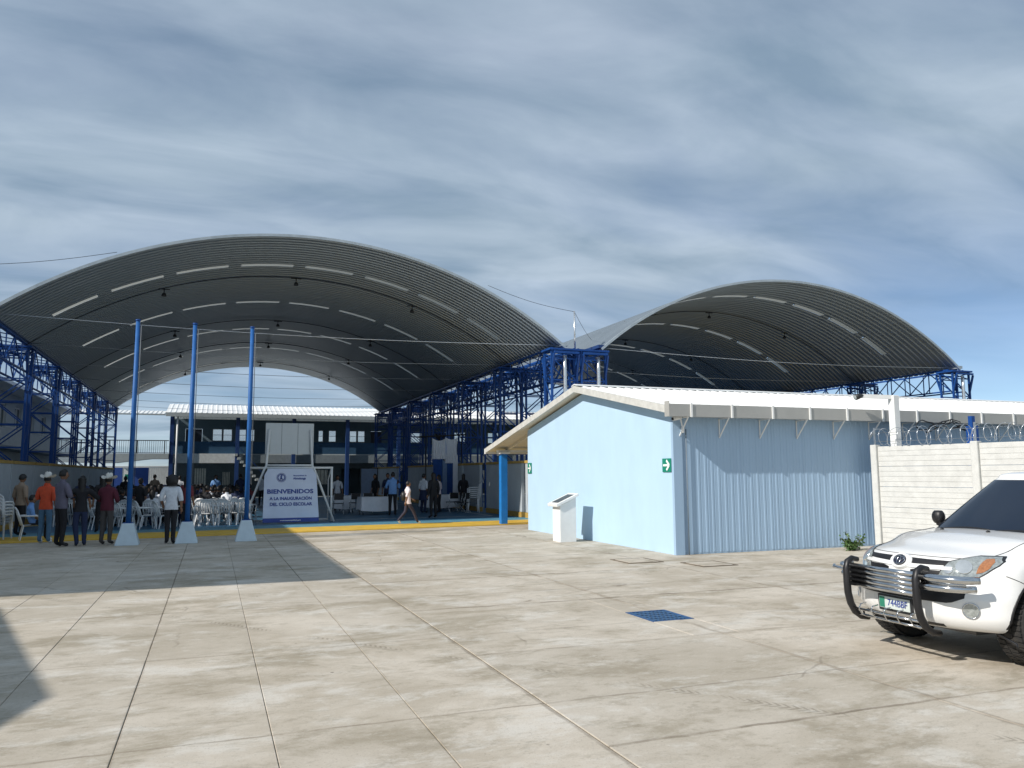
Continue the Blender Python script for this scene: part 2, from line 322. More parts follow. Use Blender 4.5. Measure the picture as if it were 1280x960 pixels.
def tag(o, label=None, cat=None, group=None, kind=None):
    if label: o['label'] = label
    if cat: o['category'] = cat
    if group: o['group'] = group
    if kind: o['kind'] = kind
    return o
def empty(name, loc, label=None, cat=None, group=None, rz=0, kind=None):
    o = bpy.data.objects.new(name, None); COL.objects.link(o); o.location = loc; o.rotation_euler = (0, 0, rz); o.empty_display_size = .2
    return tag(o, label, cat, group, kind)
def inst(name, me, parent, loc=(0, 0, 0), rz=0):
    o = bpy.data.objects.new(name, me); COL.objects.link(o); o.parent = parent; o.location = loc; o.rotation_euler = (0, 0, rz); return o
KIDS = {}
def copy_tree(o, parent=None, label=None):
    c = o.copy(); COL.objects.link(c); c.parent = parent
    if label: c['label'] = label
    for ch in KIDS.get(o.name) or list(o.children): copy_tree(ch, c)
    return c

# ================================================================== SETTING
# far ground sheet
g = MB(); g.add([(-2500, -2500, -.06), (2500, -2500, -.06), (2500, 2500, -.06), (-2500, 2500, -.06)], [(0, 1, 2, 3)])
g.build('ground', M_EARTH, kind='structure')
yard = MB(); yard.box(-16, -14, -.055, 34, 27.2, -.014)
yard = yard.build('concrete_yard', M_JOINT, kind='structure')
def slab(x0, x1, y0, y1, gap=.0045):
    a = gap/2; dz = random.uniform(-.0015, .0015)
    b = MB(); b.box(x0+a, y0+a, -.013, x1-a, y1-a, dz)
    b.build('slab', M_CONC, yard, bevel=.004)
xsL = [-16, -12, -9.1, -7.2, -6.25, -5.3, -4.35, -3.35, -2.33, -1.42, -.51, .43, 1.42]
ysL = [-14, -8, -3.5, 0, 2.8, 5.62, 8.2, 10.9, 13.6, 16.3, 19.0, 21.6]
for i in range(len(xsL)-1):
    for j in range(len(ysL)-1): slab(xsL[i], xsL[i+1], ysL[j], ysL[j+1])
for j in range(len(ysL)-1): slab(1.42, 2.375, ysL[j], ysL[j+1])
xsR = [2.385, 5.15, 7.95, 10.75, 13.55, 17, 21, 27, 34]
ysR = [-14, -8, -3.5, 0, 2.3, 4.62, 7.3, 9.9, 12.6, 15.3, 18.0, 20.8, 23.4]
GR = (4.80, 5.36, 8.13, 8.80)   # drain opening
for i in range(len(xsR)-1):
    for j in range(len(ysR)-1):
        x0, x1, y0, y1 = xsR[i], xsR[i+1], ysR[j], ysR[j+1]
        if y0 < GR[2] < y1 and x0 < GR[0] < x1:      # slabs cut round the drain
            slab(x0, GR[0], y0, y1); slab(GR[0], x1, y0, GR[2]); slab(GR[0], x1, GR[3], y1)
        elif y0 < GR[2] < y1 and x0 < GR[1] < x1: slab(GR[1], x1, y0, y1); slab(x0, GR[1], y0, GR[2]); slab(x0, GR[1], GR[3], y1)
        else: slab(x0, x1, y0, y1)
# skewed closing strips up to the yellow band (near edge y = 24.05 + .095 x)
def yn(x): return 24.07+.095*x
def strip(name, x0, x1, f0, f1, z, m, parent=None, kind=None, th=.03):
    b = MB(); n = 1
    b.add([(x0, f0(x0), z), (x1, f0(x1), z), (x1, f1(x1), z), (x0, f1(x0), z), (x0, f0(x0), z-th), (x1, f0(x1), z-th), (x1, f1(x1), z-th), (x0, f1(x0), z-th)],
          [(0, 1, 2, 3), (0, 4, 5, 1), (1, 5, 6, 2), (2, 6, 7, 3), (3, 7, 4, 0)])
    return b.build(name, m, parent, kind=kind)
for i in range(len(xsL)-1): strip('slab', xsL[i]+.003, xsL[i+1]-.003, lambda x: 21.606, lambda x: yn(x)-.01, 0, M_CONC, yard, th=.013)
strip('slab', 1.423, 2.372, lambda x: 21.606, lambda x: yn(x)-.01, 0, M_CONC, yard, th=.013)
for i in range(3): strip('slab', xsR[i]+.003, xsR[i+1]-.003, lambda x: 23.406, lambda x: yn(x)-.01, 0, M_CONC, yard, th=.013)
strip('yellow_kerb', -16, 34, yn, lambda x: yn(x)+2.0, .03, M_YEL, kind='structure', th=.05)
strip('court_edge_strip', -16, 34, lambda x: yn(x)+2.003, lambda x: yn(x)+3.4, .026, M_TEAL, kind='structure', th=.05)
crt = MB(); crt.add([(-16, yn(-16)+3.4, .02), (34, yn(34)+3.4, .02), (34, 62, .02), (-16, 62, .02)], [(0, 1, 2, 3)])
court = crt.build('court_floor', M_COURT, kind='structure')
bl = MB()
for y0, y1, x0, x1 in ((30.2, 30.28, -4.6, 10.6), (57, 57.08, -4.6, 10.6), (43.6, 43.68, -4.6, 10.6)): bl.box(x0, y0, .021, x1, y1, .024)
for x in (-4.6, 10.52): bl.box(x, 30.28, .021, x+.08, 57, .0235)
bl.build('court_line', M_LINE, court)
pl2 = MB(); pl2.box(-30, 62.003, -.05, 40, 90, .0); pl2.build('rear_pavement', M_SLAB, kind='structure')

# drain grate
dg = empty('drain_grate', (5.08, 8.465, 0), 'blue steel drain grating set in the concrete yard', 'drain grate')
b = MB((5.08, 8.465, 0)); b.box(GR[0]+.03, GR[2]+.03, -.013, GR[1]-.03, GR[3]-.03, -.008); b.build('pit_shade', M_PITSHADE, dg)  # thin dark sheet paints the pit's shade, no real depth below
b = MB((5.08, 8.465, 0))
for a0 in ((GR[0]+.005, GR[2]+.005, GR[0]+.045, GR[3]-.005), (GR[1]-.045, GR[2]+.005, GR[1]-.005, GR[3]-.005), (GR[0]+.045, GR[2]+.005, GR[1]-.045, GR[2]+.045), (GR[0]+.045, GR[3]-.045, GR[1]-.045, GR[3]-.005)):
    b.box(a0[0], a0[1], -.012, a0[2], a0[3], .001)
b.build('grate_frame', M_GRATE, dg)
bm_ = MB(); bm_.box(-.007, -.29, -.006, .007, .29, -.001); gm = bm_.mesh('grate_bar', M_GRATE)
for i in range(9): inst('grate_bar', gm, dg, (-.22+i*.055, 0, 0))
bm_ = MB(); bm_.box(-.235, -.009, -.0065, .235, .009, .001); gm = bm_.mesh('cross_bar', mat('grate_lighter', (.10, .20, .34), .5))  # cross bars in a lighter blue than the frame and long bars
for i in range(5): inst('cross_bar', gm, dg, (0, -.22+i*.11, 0))
for k, (x, y, lb) in enumerate(((7.78, 13.75, 'square concrete inspection lid nearer the white pedestal'), (8.75, 12.75, 'square concrete inspection lid nearer the shed corner'))):
    t = empty('inspection_lid', (x, y, 0), lb, 'manhole lid')
    f = MB(); 
    for q in ((-.38, -.38, .38, -.33), (-.38, .33, .38, .38), (-.38, -.33, -.33, .33), (.33, -.33, .38, .33)): f.box(q[0], q[1], .002, q[2], q[3], .012)
    f.build('lid_frame', M_JOINT, t); f = MB(); f.box(-.31, -.31, .002, .31, .31, .014); f.build('lid', M_CONC, t, bevel=.005)

# ================================================================== VAULTED HALLS
def hall(name, xc, label, rise, rows, lamps, left_tower_in, seed):
    Y0, Y1 = 26.2, 59.9; hw = 9.05; ze = 6.4; R = (hw*hw+rise*rise)/(2*rise); zc = ze+rise-R
    A = math.asin(hw/R)+math.radians(.6); base = Vector((xc, 43, 0))
    root = empty(name, base, label, 'sports hall')
    deg = math.degrees
    segs = [(-33.4, -27.4), (-25.6, -18.7), (-17, -10), (-8.3, -1), (.7, 7.7), (9.6, 16.4), (18.2, 24.9), (26.8, 32.8)]
    # arc breakpoints so skylights can be cut out exactly
    brk = [-deg(A)] + [v for s_ in segs for v in s_] + [deg(A)]
    ang = []
    for a, b_ in zip(brk[:-1], brk[1:]):
        n = max(1, int(round((b_-a)/2.3)))
        ang += [a+(b_-a)*i/n for i in range(n)]
    ang.append(brk[-1])
    def inseg(a): return any(s0-.01 < a < s1+.01 for s0, s1 in segs)
    pitch = .305; ny = int((Y1-Y0)/pitch); prof = [(0, 0), (.09, 0), (.125, .055), (.18, .055), (.215, 0)]
    ys = []
    for i in range(ny):
        for p in prof: ys.append((Y0+i*pitch+p[0], p[1]))
    ys.append((Y0+ny*pitch, 0))
    # irregular sheet laps
    rnd = random.Random(seed)
    vs = []
    for a in ang:
        ar = math.radians(a); sx, cz = math.sin(ar), math.cos(ar)
        for y, h in ys: vs.append((xc+(R+h)*sx, y, zc+(R+h)*cz))
    m = len(ys); fs = []; rowset = [int((r-Y0)/pitch) for r in rows]
    for i in range(len(ang)-1):
        am = (ang[i]+ang[i+1])/2; ins = inseg(am)
        for j in range(m-1):
            if ins and j//5 in rowset and (j % 5) in (0, 1, 2, 3, 4): continue
            fs.append((i*m+j, i*m+j+1, (i+1)*m+j+1, (i+1)*m+j))
    b = MB(base); b.add(vs, fs, 0, False); b.build('vault_roof', M_VAULT, root, fix=False)
    for r in rowset:
        y0 = Y0+r*pitch
        for s0, s1 in segs:
            b = MB(base)
            b.grid(lambda u, v: (xc+(R+.004)*math.sin(math.radians(s0+(s1-s0)*u)), y0+pitch*v, zc+(R+.004)*math.cos(math.radians(s0+(s1-s0)*u))), 6, 1, 0, False)
            b.build('skylight', M_SKYL, root)
    # front and rear edge trims
    for yy in (Y0-.02, Y1-.1):
        b = MB(base)
        def P(u, v):
            a = -A+2*A*u; q = [(R-.015, 0), (R+.075, 0), (R+.075, .07), (R-.015, .07), (R-.015, 0)][int(round(v*4))]
            return (xc+q[0]*math.sin(a), yy+q[1], zc+q[0]*math.cos(a))
        b.grid(P, 60, 4, 0, False); b.build('edge_trim', M_VEDGE, root)
    # conduit arcs + lamps
    lampm = MB(); lampm.tube([(0, 0, 0), (0, 0, -.22)], .02, 6); lampm.tube([(0, 0, -.2), (0, 0, -.25), (0, 0, -.32)], [.05, .08, .09], 10); lampm.tube([(-.2, 0, -.05), (.2, 0, -.05)], .02, 6)
    lampm = lampm.mesh('lamp', M_DARK)
    for y in lamps:
        b = MB(base); b.tube([(xc+(R-.06)*math.sin(-A+2*A*i/40), y, zc+(R-.06)*math.cos(-A+2*A*i/40)) for i in range(41)], .018, 5); b.build('conduit', M_DARK, root)
        for a in (-19, 0, 18.7):
            ar = math.radians(a); inst('lamp', lampm, root, Vector((xc+(R-.05)*math.sin(ar), y, zc+(R-.05)*math.cos(ar)))-base)
    # columns every bay
    bays = [Y0+.3+i*5.53 for i in range(7)]; bays[-1] = Y1-.6
    def column_mesh(side):
        c = MB(); w = 1.0; d = .32; t = .075
        ch = [(0, -d), (0, d), (w, -d), (w, d)]; H = 6.2
        for x, y in ch: c.box(x-t/2, y-t/2, 0, x+t/2, y+t/2, H)
        z = .3; k = 0
        while z < H-.3:
            z2 = min(z+.80, H-.05)
            for y in (-d, d):
                c.bar((.03, y, z), (w-.03, y, z), .045); 
                c.bar((.03, y, z if k % 2 else z2), (w-.03, y, z2 if k % 2 else z), .04)
            for x in ((0, w) if k % 2 else ()):
                c.bar((x, -d+.02, z if k % 2 else z2), (x, d-.02, z2 if k % 2 else z), .035)
            z = z2; k += 1
        # flared head and platform
        for y in (-d, d):
            c.bar((0, y, 5.3), (0, y*1.7, 6.05), .07); c.bar((w, y, 5.3), (w, y*1.7, 6.05), .07)
            c.bar((0, y*1.7, 6.1), (w, y*1.7, 6.1), .08)
        c.box(-.12, -d-.12, H, w+.12, d+.12, H+.07)
        return c.mesh('column', M_BLUE)
    cm = column_mesh(0)
    for side, xin in ((-1, xc-hw), (1, xc+hw)):
        for y in bays:
            x = xin-1.0 if side < 0 else xin-.42
            inst('column', cm, root, Vector((x, y, 0))-base)
        # eave girder, three chords and zigzag webs, each bay its own
        xa, xb = (xin-.95, xin-.05) if side < 0 else (xin-.25, xin+.65)
        for q in range(6):
            ya, yb = bays[q], bays[q+1]; c = MB(base); n = 5
            for x in (xa, xb):
                c.bar((x, ya, 6.33), (x, yb, 6.33), .07); c.bar((x, ya, 5.35), (x, yb, 5.35), .06)
                for k in range(n):
                    p0 = ya+(yb-ya)*k/n; p1 = ya+(yb-ya)*(k+1)/n
                    c.bar((x, p0, 6.3 if k % 2 else 5.38), (x, p1, 5.38 if k % 2 else 6.3), .036)
                    c.bar((x, p1, 5.38), (x, p1, 6.3), .035)
            for k in range(n):
                p0 = ya+(yb-ya)*k/n; p1 = ya+(yb-ya)*(k+1)/n
                c.bar((xa, p0, 6.33), (xb, p1, 6.33), .03)
            c.build('eave_girder', M_BLUE, root)
        # gutter along eave
        b = MB(base); xg = xin+side*.12; b.box(xg-.14, Y0, ze-.02, xg+.14, Y1, ze+.1); b.build('gutter', M_VEDGE if side > 0 else M_BLUED, root)
    # bright downpipe on the front left tower
    for x in ((xc+hw+.05,) if not left_tower_in else (xc-hw-.35, xc+hw+.05)):
        b = MB(base); b.tube([(x, Y0-.14, z_/2) for z_ in range(0, 13)], .07, 8); b.build('downpipe', M_GALV, root)
    # tie cables
    for y in [Y0+.2]+bays[1:]:
        b = MB(base); b.tube([(xc-hw+2*hw*i/20, y, 6.42-.18*math.sin(PI*i/20)) for i in range(21)], .011, 5); b.build('tie_cable', M_WIRE, root)
    return root, base, bays
hall1, h1b, bays1 = hall('sports_hall', 2.85, 'left and nearer-looking big vaulted sheet roof on blue trusses, crowd seated under it', 3.12,
        [29.9, 36.75, 43.6, 50.5, 56.9], [31.6, 40.9, 48.1, 56.6], False, 1)
hall2, h2b, bays2 = hall('sports_hall', 22.72, 'right-hand vaulted sheet roof on blue trusses rising behind the white-roofed shed', 3.25,
        [29.2, 36.2, 43.1, 50.0, 56.9], [32.4, 40.9, 48.1, 56.6], True, 2)
# perimeter panels of hall 1
def panel_run(xin, xout, y0, y1, mface, root, base, gap=.07):
    b = MB(base); b.box(xin, y0+gap, .22, xout, y1-gap, 2.1); b.build('wall_panel', M_PWALL, root, bevel=.01)
    b = MB(base); b.box(xin-.03, y0+gap, 2.103, xout+.03, y1-gap, 2.2); b.build('wall_cap', M_OCHRE, root)
    b = MB(base); b.box(xin-.02, y0+gap, .02, xout+.02, y1-gap, .217); b.build('wall_base', M_OCHRE, root)
ysp = [bays1[0], 29.5, bays1[1]+.9] + [bays1[1]+.9+2.74*i for i in range(1, 10)]
for a, b_ in zip(ysp[:-1], ysp[1:]): panel_run(-6.16, -6.03, a, b_, None, hall1, h1b)
for a, b_ in ((26.6, 28.45), (28.7, 33.1), (33.9, 36.5), (36.5, 39.0), (39.0, 42), (42, 45), (45, 48), (51, 54), (54, 57), (57, 59.6)): panel_run(11.28, 11.41, a, b_, None, hall1, h1b)
b = MB(h1b); b.tube([(-5.98, y, .95) for y in (33.2, 40, 50, 59)], .05, 6); b.build('guard_rail', M_BLUE, hall1)

# lightning conductor wire and masts
for x, s_, lb, nm in ((12.62, 1, 'thin steel mast between the two vaulted roofs, wires running from its tip', 'r'), (-7.3, -1, 'thin steel mast at the outer left eave of the big vaulted roof', 'l')):
    t = empty('lightning_mast', (x, 26.6, 6.28), lb, 'mast')
    b = MB((x, 26.6, 6.28)); b.tube([(x, 26.6, 6.28), (x, 26.6, 7.8)], .035, 6); b.build('pole', M_GALV, t)
    def wire(p, q, sag):
        b = MB((x, 26.6, 6.28)); P0, P1 = Vector(p), Vector(q)
        b.tube([P0.lerp(P1, i/12)-Vector((0, 0, sag*math.sin(PI*i/12))) for i in range(13)], .008, 4); b.build('wire', M_DARK, t)
    if s_ > 0: wire((x, 26.6, 7.78), (9.3, 27, 8.62), .12); wire((x, 26.6, 7.78), (15.3, 30.3, 7.3), .1)
    else: wire((x, 26.6, 7.78), (-3.1, 27.5, 8.82), .1)

# ================================================================== REAR SCHOOL BLOCK
def gable_sheet(b, x0, x1, y0, z0, y1, z1, pitch=.25, h=.03, mi=0, th=.0):
    """ribbed sheet with ribs running along the slope (y), repeated along x"""
    n = int(round((x1-x0)/pitch)); d = (x1-x0)/n; prof = [(0, 0), (.55, 0), (.65, 1), (.85, 1), (.95, 0)]; xs = []
    for i in range(n):
        for p, q in prof: xs.append((x0+(i+p)*d, q*h))
    xs.append((x1, 0)); vs = []
    for x, q in xs: vs += [(x, y0, z0+q), (x, y1, z1+q)]
    b.add(vs, [(2*i, 2*i+2, 2*i+3, 2*i+1) for i in range(len(xs)-1)], mi)
SB = (10, 64, 0)
sch = empty('school_building', SB, 'two-storey dark blue-grey school block with white sheet roof behind the halls', 'school building')
X0, X1 = -3.0, 34.0
b = MB(SB)
gable_sheet(b, X0-.3, X1, 62.6, 6.28, 67.5, 7.3, .36, .035); gable_sheet(b, X0-.3, X1, 72.4, 6.28, 67.5, 7.3, .36, .035)
b.build('roof', M_WROOF, sch)
b = MB(SB); b.box(X0-.3, 62.5, 6.0, X1, 62.6, 6.28); b.build('fascia', M_SLAB, sch)
# upper storey wall with real openings: build as strips between windows
ww = [(-.07, .62), (.68, 1.34), (1.83, 2.36), (2.42, 2.97), (7.78, 8.17), (8.59, 9.18), (10.24, 10.82), (10.9, 11.48), (15.2, 16.2), (19, 20), (22, 23), (26, 27), (30, 31)]
doors = [(-1.98, -.79), (11.95, 12.85), (17.4, 18.4), (24.3, 25.3)]
holes = sorted([(a, b_, 4.32, 5.27, 'w') for a, b_ in ww]+[(a, b_, 3.28, 5.25, 'd') for a, b_ in doors])
b = MB(SB); x = X0; YW = 65.2; fx = 65.2/64
for a, c_, z0, z1, k in holes:
    a *= fx; c_ *= fx
    b.box(x, YW, 3.3, a, YW+.18, 6.0)
    if k == 'w': b.box(a, YW, 3.3, c_, YW+.18, z0)
    b.box(a, YW, z1, c_, YW+.18, 6.0); x = c_
b.box(x, YW, 3.3, X1, YW+.18, 6.0)
b.box(X0, 65.4, 3.3, X0+.18, 71.8, 6.0); b.box(X0, 71.8, 0, X1, 72, 4.35); b.box(X0, 71.8, 5.75, X1, 72, 6.0)
b.build('upper_wall', M_SCHOOL, sch)
for a, c_, z0, z1, k in holes:
    a *= fx; c_ *= fx
    if k == 'w':
        f = MB(SB)
        for q in ((a, z0, c_, z0+.05), (a, z1-.05, c_, z1), (a, z0+.05, a+.04, z1-.05), (c_-.04, z0+.05, c_, z1-.05), (a+.04, (z0+z1)/2-.015, c_-.04, (z0+z1)/2+.015)): f.box(q[0], YW+.05, q[1], q[2], YW+.1, q[3])
        w = f.build('window', M_WHITE, sch); p = MB(SB); p.box(a+.02, YW+.115, z0+.02, c_-.02, YW+.125, z1-.02); p.build('pane', M_CLEAR, w)
    else:
        d = MB(SB); d.box(a+.02, YW+.06, z0, c_-.02, YW+.12, z1-.02); d.build('door', M_DOOR, sch)
b = MB(SB); b.box(X0, 63.2, 3.3, X1, 63.3, 4.2); b.build('balcony_parapet', M_SCHOOLB, sch)
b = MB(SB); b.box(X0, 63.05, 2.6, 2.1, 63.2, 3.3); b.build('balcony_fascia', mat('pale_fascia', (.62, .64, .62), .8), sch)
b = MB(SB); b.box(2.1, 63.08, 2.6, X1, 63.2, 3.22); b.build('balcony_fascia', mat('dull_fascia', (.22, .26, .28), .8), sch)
b = MB(SB); b.box(X0, 63.2, 3.1, X1, 72, 3.298); b.build('floor_slab', M_SLAB, sch)
pm = MB(); pm.box(-.14, -.14, 0, .14, .14, 6.0); pm = pm.mesh('pillar', M_BLUED)
for x in (-2.85, 1.7, 5.8, 9.9, 14, 18.1, 22.2, 26.3, 30.4): inst('pillar', pm, sch, Vector((x, 62.85, 0))-Vector(SB))
b = MB(SB); b.tube([(-2.5, 62.75, 0), (-2.5, 62.75, 6.2)], .07, 6); b.build('downpipe', M_WHITE, sch)
# ground floor: piers, openings, panels
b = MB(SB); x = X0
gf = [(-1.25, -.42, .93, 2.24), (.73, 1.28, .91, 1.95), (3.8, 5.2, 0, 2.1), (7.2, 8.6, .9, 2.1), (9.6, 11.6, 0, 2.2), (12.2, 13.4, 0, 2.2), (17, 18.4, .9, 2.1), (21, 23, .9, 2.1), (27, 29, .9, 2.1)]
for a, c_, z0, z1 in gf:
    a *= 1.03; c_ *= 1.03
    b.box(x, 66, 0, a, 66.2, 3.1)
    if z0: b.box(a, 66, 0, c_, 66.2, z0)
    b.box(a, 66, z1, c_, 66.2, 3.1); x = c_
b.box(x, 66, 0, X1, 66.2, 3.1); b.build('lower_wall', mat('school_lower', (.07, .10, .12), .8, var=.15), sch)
for a, c_, z0, z1 in gf:
    if z0:
        a *= 1.03; c_ *= 1.03; f = MB(SB); n = 5
        for i in range(n+1): xx = a+(c_-a)*i/n; f.box(xx-.015, 66.03, z0, xx+.015, 66.06, z1)
        w = f.build('window_grille', M_DARK, sch)
        p = MB(SB); p.box(a+.01, 66.1, z0+.01, c_-.01, 66.11, z1-.01); p.build('pane', mat('pale_pane', (.72, .74, .68), .3), w)
b = MB(SB); b.box(12.35, 64.1, 0, 13.3, 64.25, 2.6); b.build('wall_panel', M_GREYW, sch)
b = MB(SB); b.box(13.6, 64.1, 1.95, 14.6, 64.16, 2.4); b.build('notice_board', M_WHITE, sch)
b = MB(SB); b.box(16.2, 64.1, 0, 17.1, 64.25, 2.6); b.build('wall_panel', M_GREYW, sch)
# stair
b = MB(SB)
for i in range(12): b.box(1.5+i*.22, 62.0, 3.1-i*.26, 1.5+(i+1)*.22, 62.9, 3.28-i*.26)
b.build('stair', M_SLAB, sch)
b = MB(SB); b.bar((1.4, 62.0, 4.2), (4.2, 62.0, 1.1), .06); b.build('handrail', M_BLUED, sch)
# bridge at the left
BB = (-6, 63, 0)
br = empty('footbridge', BB, 'raised concrete walkway with railing and white canopy at far left of the school block', 'footbridge')
b = MB(BB); b.prism([(-12, 2.75), (-8, 2.6), (-6.5, 2.62), (-4.2, 2.9), (X0-.01, 2.9), (X0-.01, 3.28), (-12, 3.28)], 'y', 62.6, 64.6); b.build('deck', M_SLAB, br)
f = MB(BB)
for x in [-12+.14*i for i in range(64)]: f.box(x-.012, 62.64, 3.35, x+.012, 62.66, 4.2)
f.build('baluster', M_DARK, br, kind='stuff')
b = MB(BB)
b.bar((-12, 62.65, 4.22), (X0-.02, 62.65, 4.22), .06); b.bar((-12, 62.65, 3.33), (X0-.02, 62.65, 3.33), .04); b.build('handrail', M_DARK, br)
pm2 = MB(); pm2.box(-.03, -.03, 3.28, .03, .03, 4.2); pm2 = pm2.mesh('railing_post', M_DARK)
for x in (-8.7, -6.9, -5.1, -3.3): inst('railing_post', pm2, br, Vector((x, 62.7, 0))-Vector(BB))
b = MB(BB); gable_sheet(b, -12, X0-.32, 62.6, 6.16, 65, 6.55, .3, .04); b.build('canopy', M_WROOF, br)
b = MB(BB); b.box(-12, 62.5, 6.05, X0-.32, 62.59, 6.16); b.build('fascia', M_SLAB, br)
pm3 = MB(); pm3.box(-.1, -.1, 0, .1, .1, 6.05); pm3 = pm3.mesh('pillar', M_WHITE)
for x in (-11, -7.3): inst('pillar', pm3, br, Vector((x, 63.4, 0))-Vector(BB))
# low blue wall with panels under the bridge
lw = empty('boundary_wall', (-6, 66, 0), 'low blue wall with white barred openings beneath the raised walkway', 'wall')
b = MB((-6, 66, 0)); b.box(-12, 66, 0, X0-.05, 66.15, 1.0); b.box(-6.9, 66, 1.0, -6.3, 66.15, 2.3); b.box(-5.7, 66, 1.0, -4.5, 66.15, 2.3); b.build('blue_wall', mat('wall_blue', (.02, .07, .30), .7), lw)
b = MB((-6, 66, 0)); b.box(-6.28, 66.02, 1.0, -5.72, 66.1, 2.3); b.build('white_panel', M_WHITE, lw)
b = MB((-6, 66, 0)); b.box(-6.12, 65.98, 1.45, -5.86, 66.015, 1.8); b.build('exit_sign', M_GREEN, lw)
b = MB((-6, 66, 0))
for i in range(11): b.box(-4.45+i*.13, 66.05, 1.0, -4.42+i*.13, 66.08, 2.3)
b.bar((-4.48, 66.06, 2.3), (X0-.06, 66.06, 2.3), .05); b.build('bars', M_WHITE, lw)
b = MB((-6, 66, 0)); b.box(-12, 69, 0, X0-.05, 69.2, 2.45); b.build('rear_wall', mat('far_white', (.55, .56, .55), .8), lw)

# ================================================================== LEFT CLASSROOM BLOCK (mostly outside the frame, casts the yard shade)
LB = (-12, 30, 0)
lb_ = empty('classroom_block', LB, 'long pale classroom block seen through the blue trusses at the left edge', 'building')
XF = -9.3; YA, YB = 12.6, 58
b = MB(LB); wz = [(1.2, 2.5), (3.95, 5.15)]
b.box(XF-6, YA, 0, XF, YB, .9)
ypos = []; y = YA+.8
while y+2.0 < YB: ypos.append((y, y+1.5)); y += 3.2
prev = YA
HT = lambda y: 7.6 if y < 25 else 5.7
for ya, yb in ypos:
    b.box(XF-.25, prev, .9, XF, ya, HT(ya))
    for q0, q1 in ((.9, 1.2), (2.5, 3.95), (5.15, HT(yb))): b.box(XF-.25, ya, q0, XF, yb, q1)
    prev = yb
b.box(XF-.25, prev, .9, XF, YB, 5.7); b.box(XF-6, YA, .9, XF-.25, YA+.2, 7.6); b.box(XF-6, YB-.2, .9, XF-.25, YB, 5.7); b.box(XF-6, YA+.2, .9, XF-5.8, YB-.2, 5.7); b.box(XF-6, 24.9, .9, XF-.26, 25.1, 7.6)
b.build('wall', mat('classroom_wall', (.50, .53, .53), .8, var=.08, scale=.6), lb_)
fm = MB()
for q in ((0, 0, 1.5, .06), (0, 1.14, 1.5, 1.2), (0, .06, .06, 1.14), (1.44, .06, 1.5, 1.14), (.72, .06, .78, 1.14)): fm.box(-.12, q[0], q[1], -.07, q[2], q[3])
fm = fm.mesh('window', M_WHITE); pmm = MB(); pmm.box(-.15, .02, .02, -.135, 1.48, 1.18); pmm = pmm.mesh('pane', mat('dull_glass', (.10, .14, .13), .1))
for ya, yb in ypos:
    for z0, z1 in wz:
        w = inst('window', fm, lb_, Vector((XF, ya, z0))-Vector(LB)); inst('pane', pmm, w)
b = MB(LB); b.box(XF-.02, YA+.3, 2.9, XF+.9, YB, 3.05); b.build('gallery_slab', M_GREYW, lb_)
b = MB(LB)
for i in range(200): b.box(XF+.85, YA+.4+i*.225, 3.06, XF+.87, YA+.42+i*.225, 3.85)
b.bar((XF+.86, YA+.4, 3.87), (XF+.86, YB, 3.87), .05); b.build('gallery_railing', M_WHITE, lb_)
b = MB(LB); b.prism([(XF-6.6, 7.6), (XF+.95, 7.6), (XF+.95, 7.86), (XF-6.6, 8.1)], 'y', 10.85, 25.3); b.build('roof', M_WROOF, lb_)
b = MB(LB); b.prism([(XF-6.6, 5.7), (XF+.95, 5.7), (XF+.95, 5.86), (XF-6.6, 6.1)], 'y', 25.303, YB+.5); b.build('roof', M_WROOF, lb_)
# gate house behind-left
GB = (-11, 5.6, 0)
gh = empty('gatehouse', GB, 'gabled white shed standing left of the camera beside the yard', 'shed')
b = MB(GB); b.prism([(.6, 0), (10.6, 0), (10.6, 3.9), (5.6, 4.85), (.6, 3.9)], 'x', -14, -8.2); b.build('wall', M_LBLUE, gh)
b = MB(GB); b.prism([(.2, 3.86), (5.6, 4.9), (11.0, 3.86), (11.0, 3.96), (5.6, 5.02), (.2, 3.96)], 'x', -14.3, -7.93); b.build('roof', M_WROOF, gh)

# ================================================================== BLUE SHED
GX = 9.07; SY0, SY1 = 14.37, 22.6; RY = 18.6; EX = 25.0
SH = (GX, RY, 0)
shed = empty('blue_shed', SH, 'light blue sheet-walled shed with white gabled roof and porch in the yard', 'shed')
def zroof(y): return 3.80-.195*abs(y-RY)
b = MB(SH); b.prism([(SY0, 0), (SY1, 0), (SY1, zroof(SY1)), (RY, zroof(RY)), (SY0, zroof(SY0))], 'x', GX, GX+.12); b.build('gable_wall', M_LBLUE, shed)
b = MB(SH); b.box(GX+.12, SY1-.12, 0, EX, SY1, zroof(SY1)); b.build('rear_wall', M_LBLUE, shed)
b = MB(SH); b.box(EX-.12, SY0+.1, 0, EX, SY1-.12, 2.9); b.build('end_wall', M_LBLUE, shed)
# long wall: ribbed sheets, one object per sheet
def ribbed(w, h):
    s = MB(); n = 5; xs = [(0, .004)]
    for i in range(n):
        c0 = (i+.5)*w/n
        xs += [(c0-.030, 0), (c0-.020, .006), (c0+.020, .006), (c0+.030, 0), (c0+.06, 0), (c0+.066, .003), (c0+.072, 0)]
    xs.append((w+.006, .001)); vs = []
    for x, d in xs: vs += [(x, -d, 0), (x, -d, h)]
    s.add(vs, [(2*i, 2*i+2, 2*i+3, 2*i+1) for i in range(len(xs)-1)])
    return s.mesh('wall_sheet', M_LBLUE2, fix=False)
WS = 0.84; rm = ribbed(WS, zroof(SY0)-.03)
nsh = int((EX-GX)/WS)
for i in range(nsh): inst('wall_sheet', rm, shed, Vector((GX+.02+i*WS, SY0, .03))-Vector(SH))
b = MB(SH); b.box(GX-.018, SY0-.03, 0, GX+.2, SY0-.022, 2.95); b.box(GX-.018, SY0-.022, 0, GX-.004, SY0+.05, 2.95); b.build('corner_flashing', M_LBLUE2, shed)
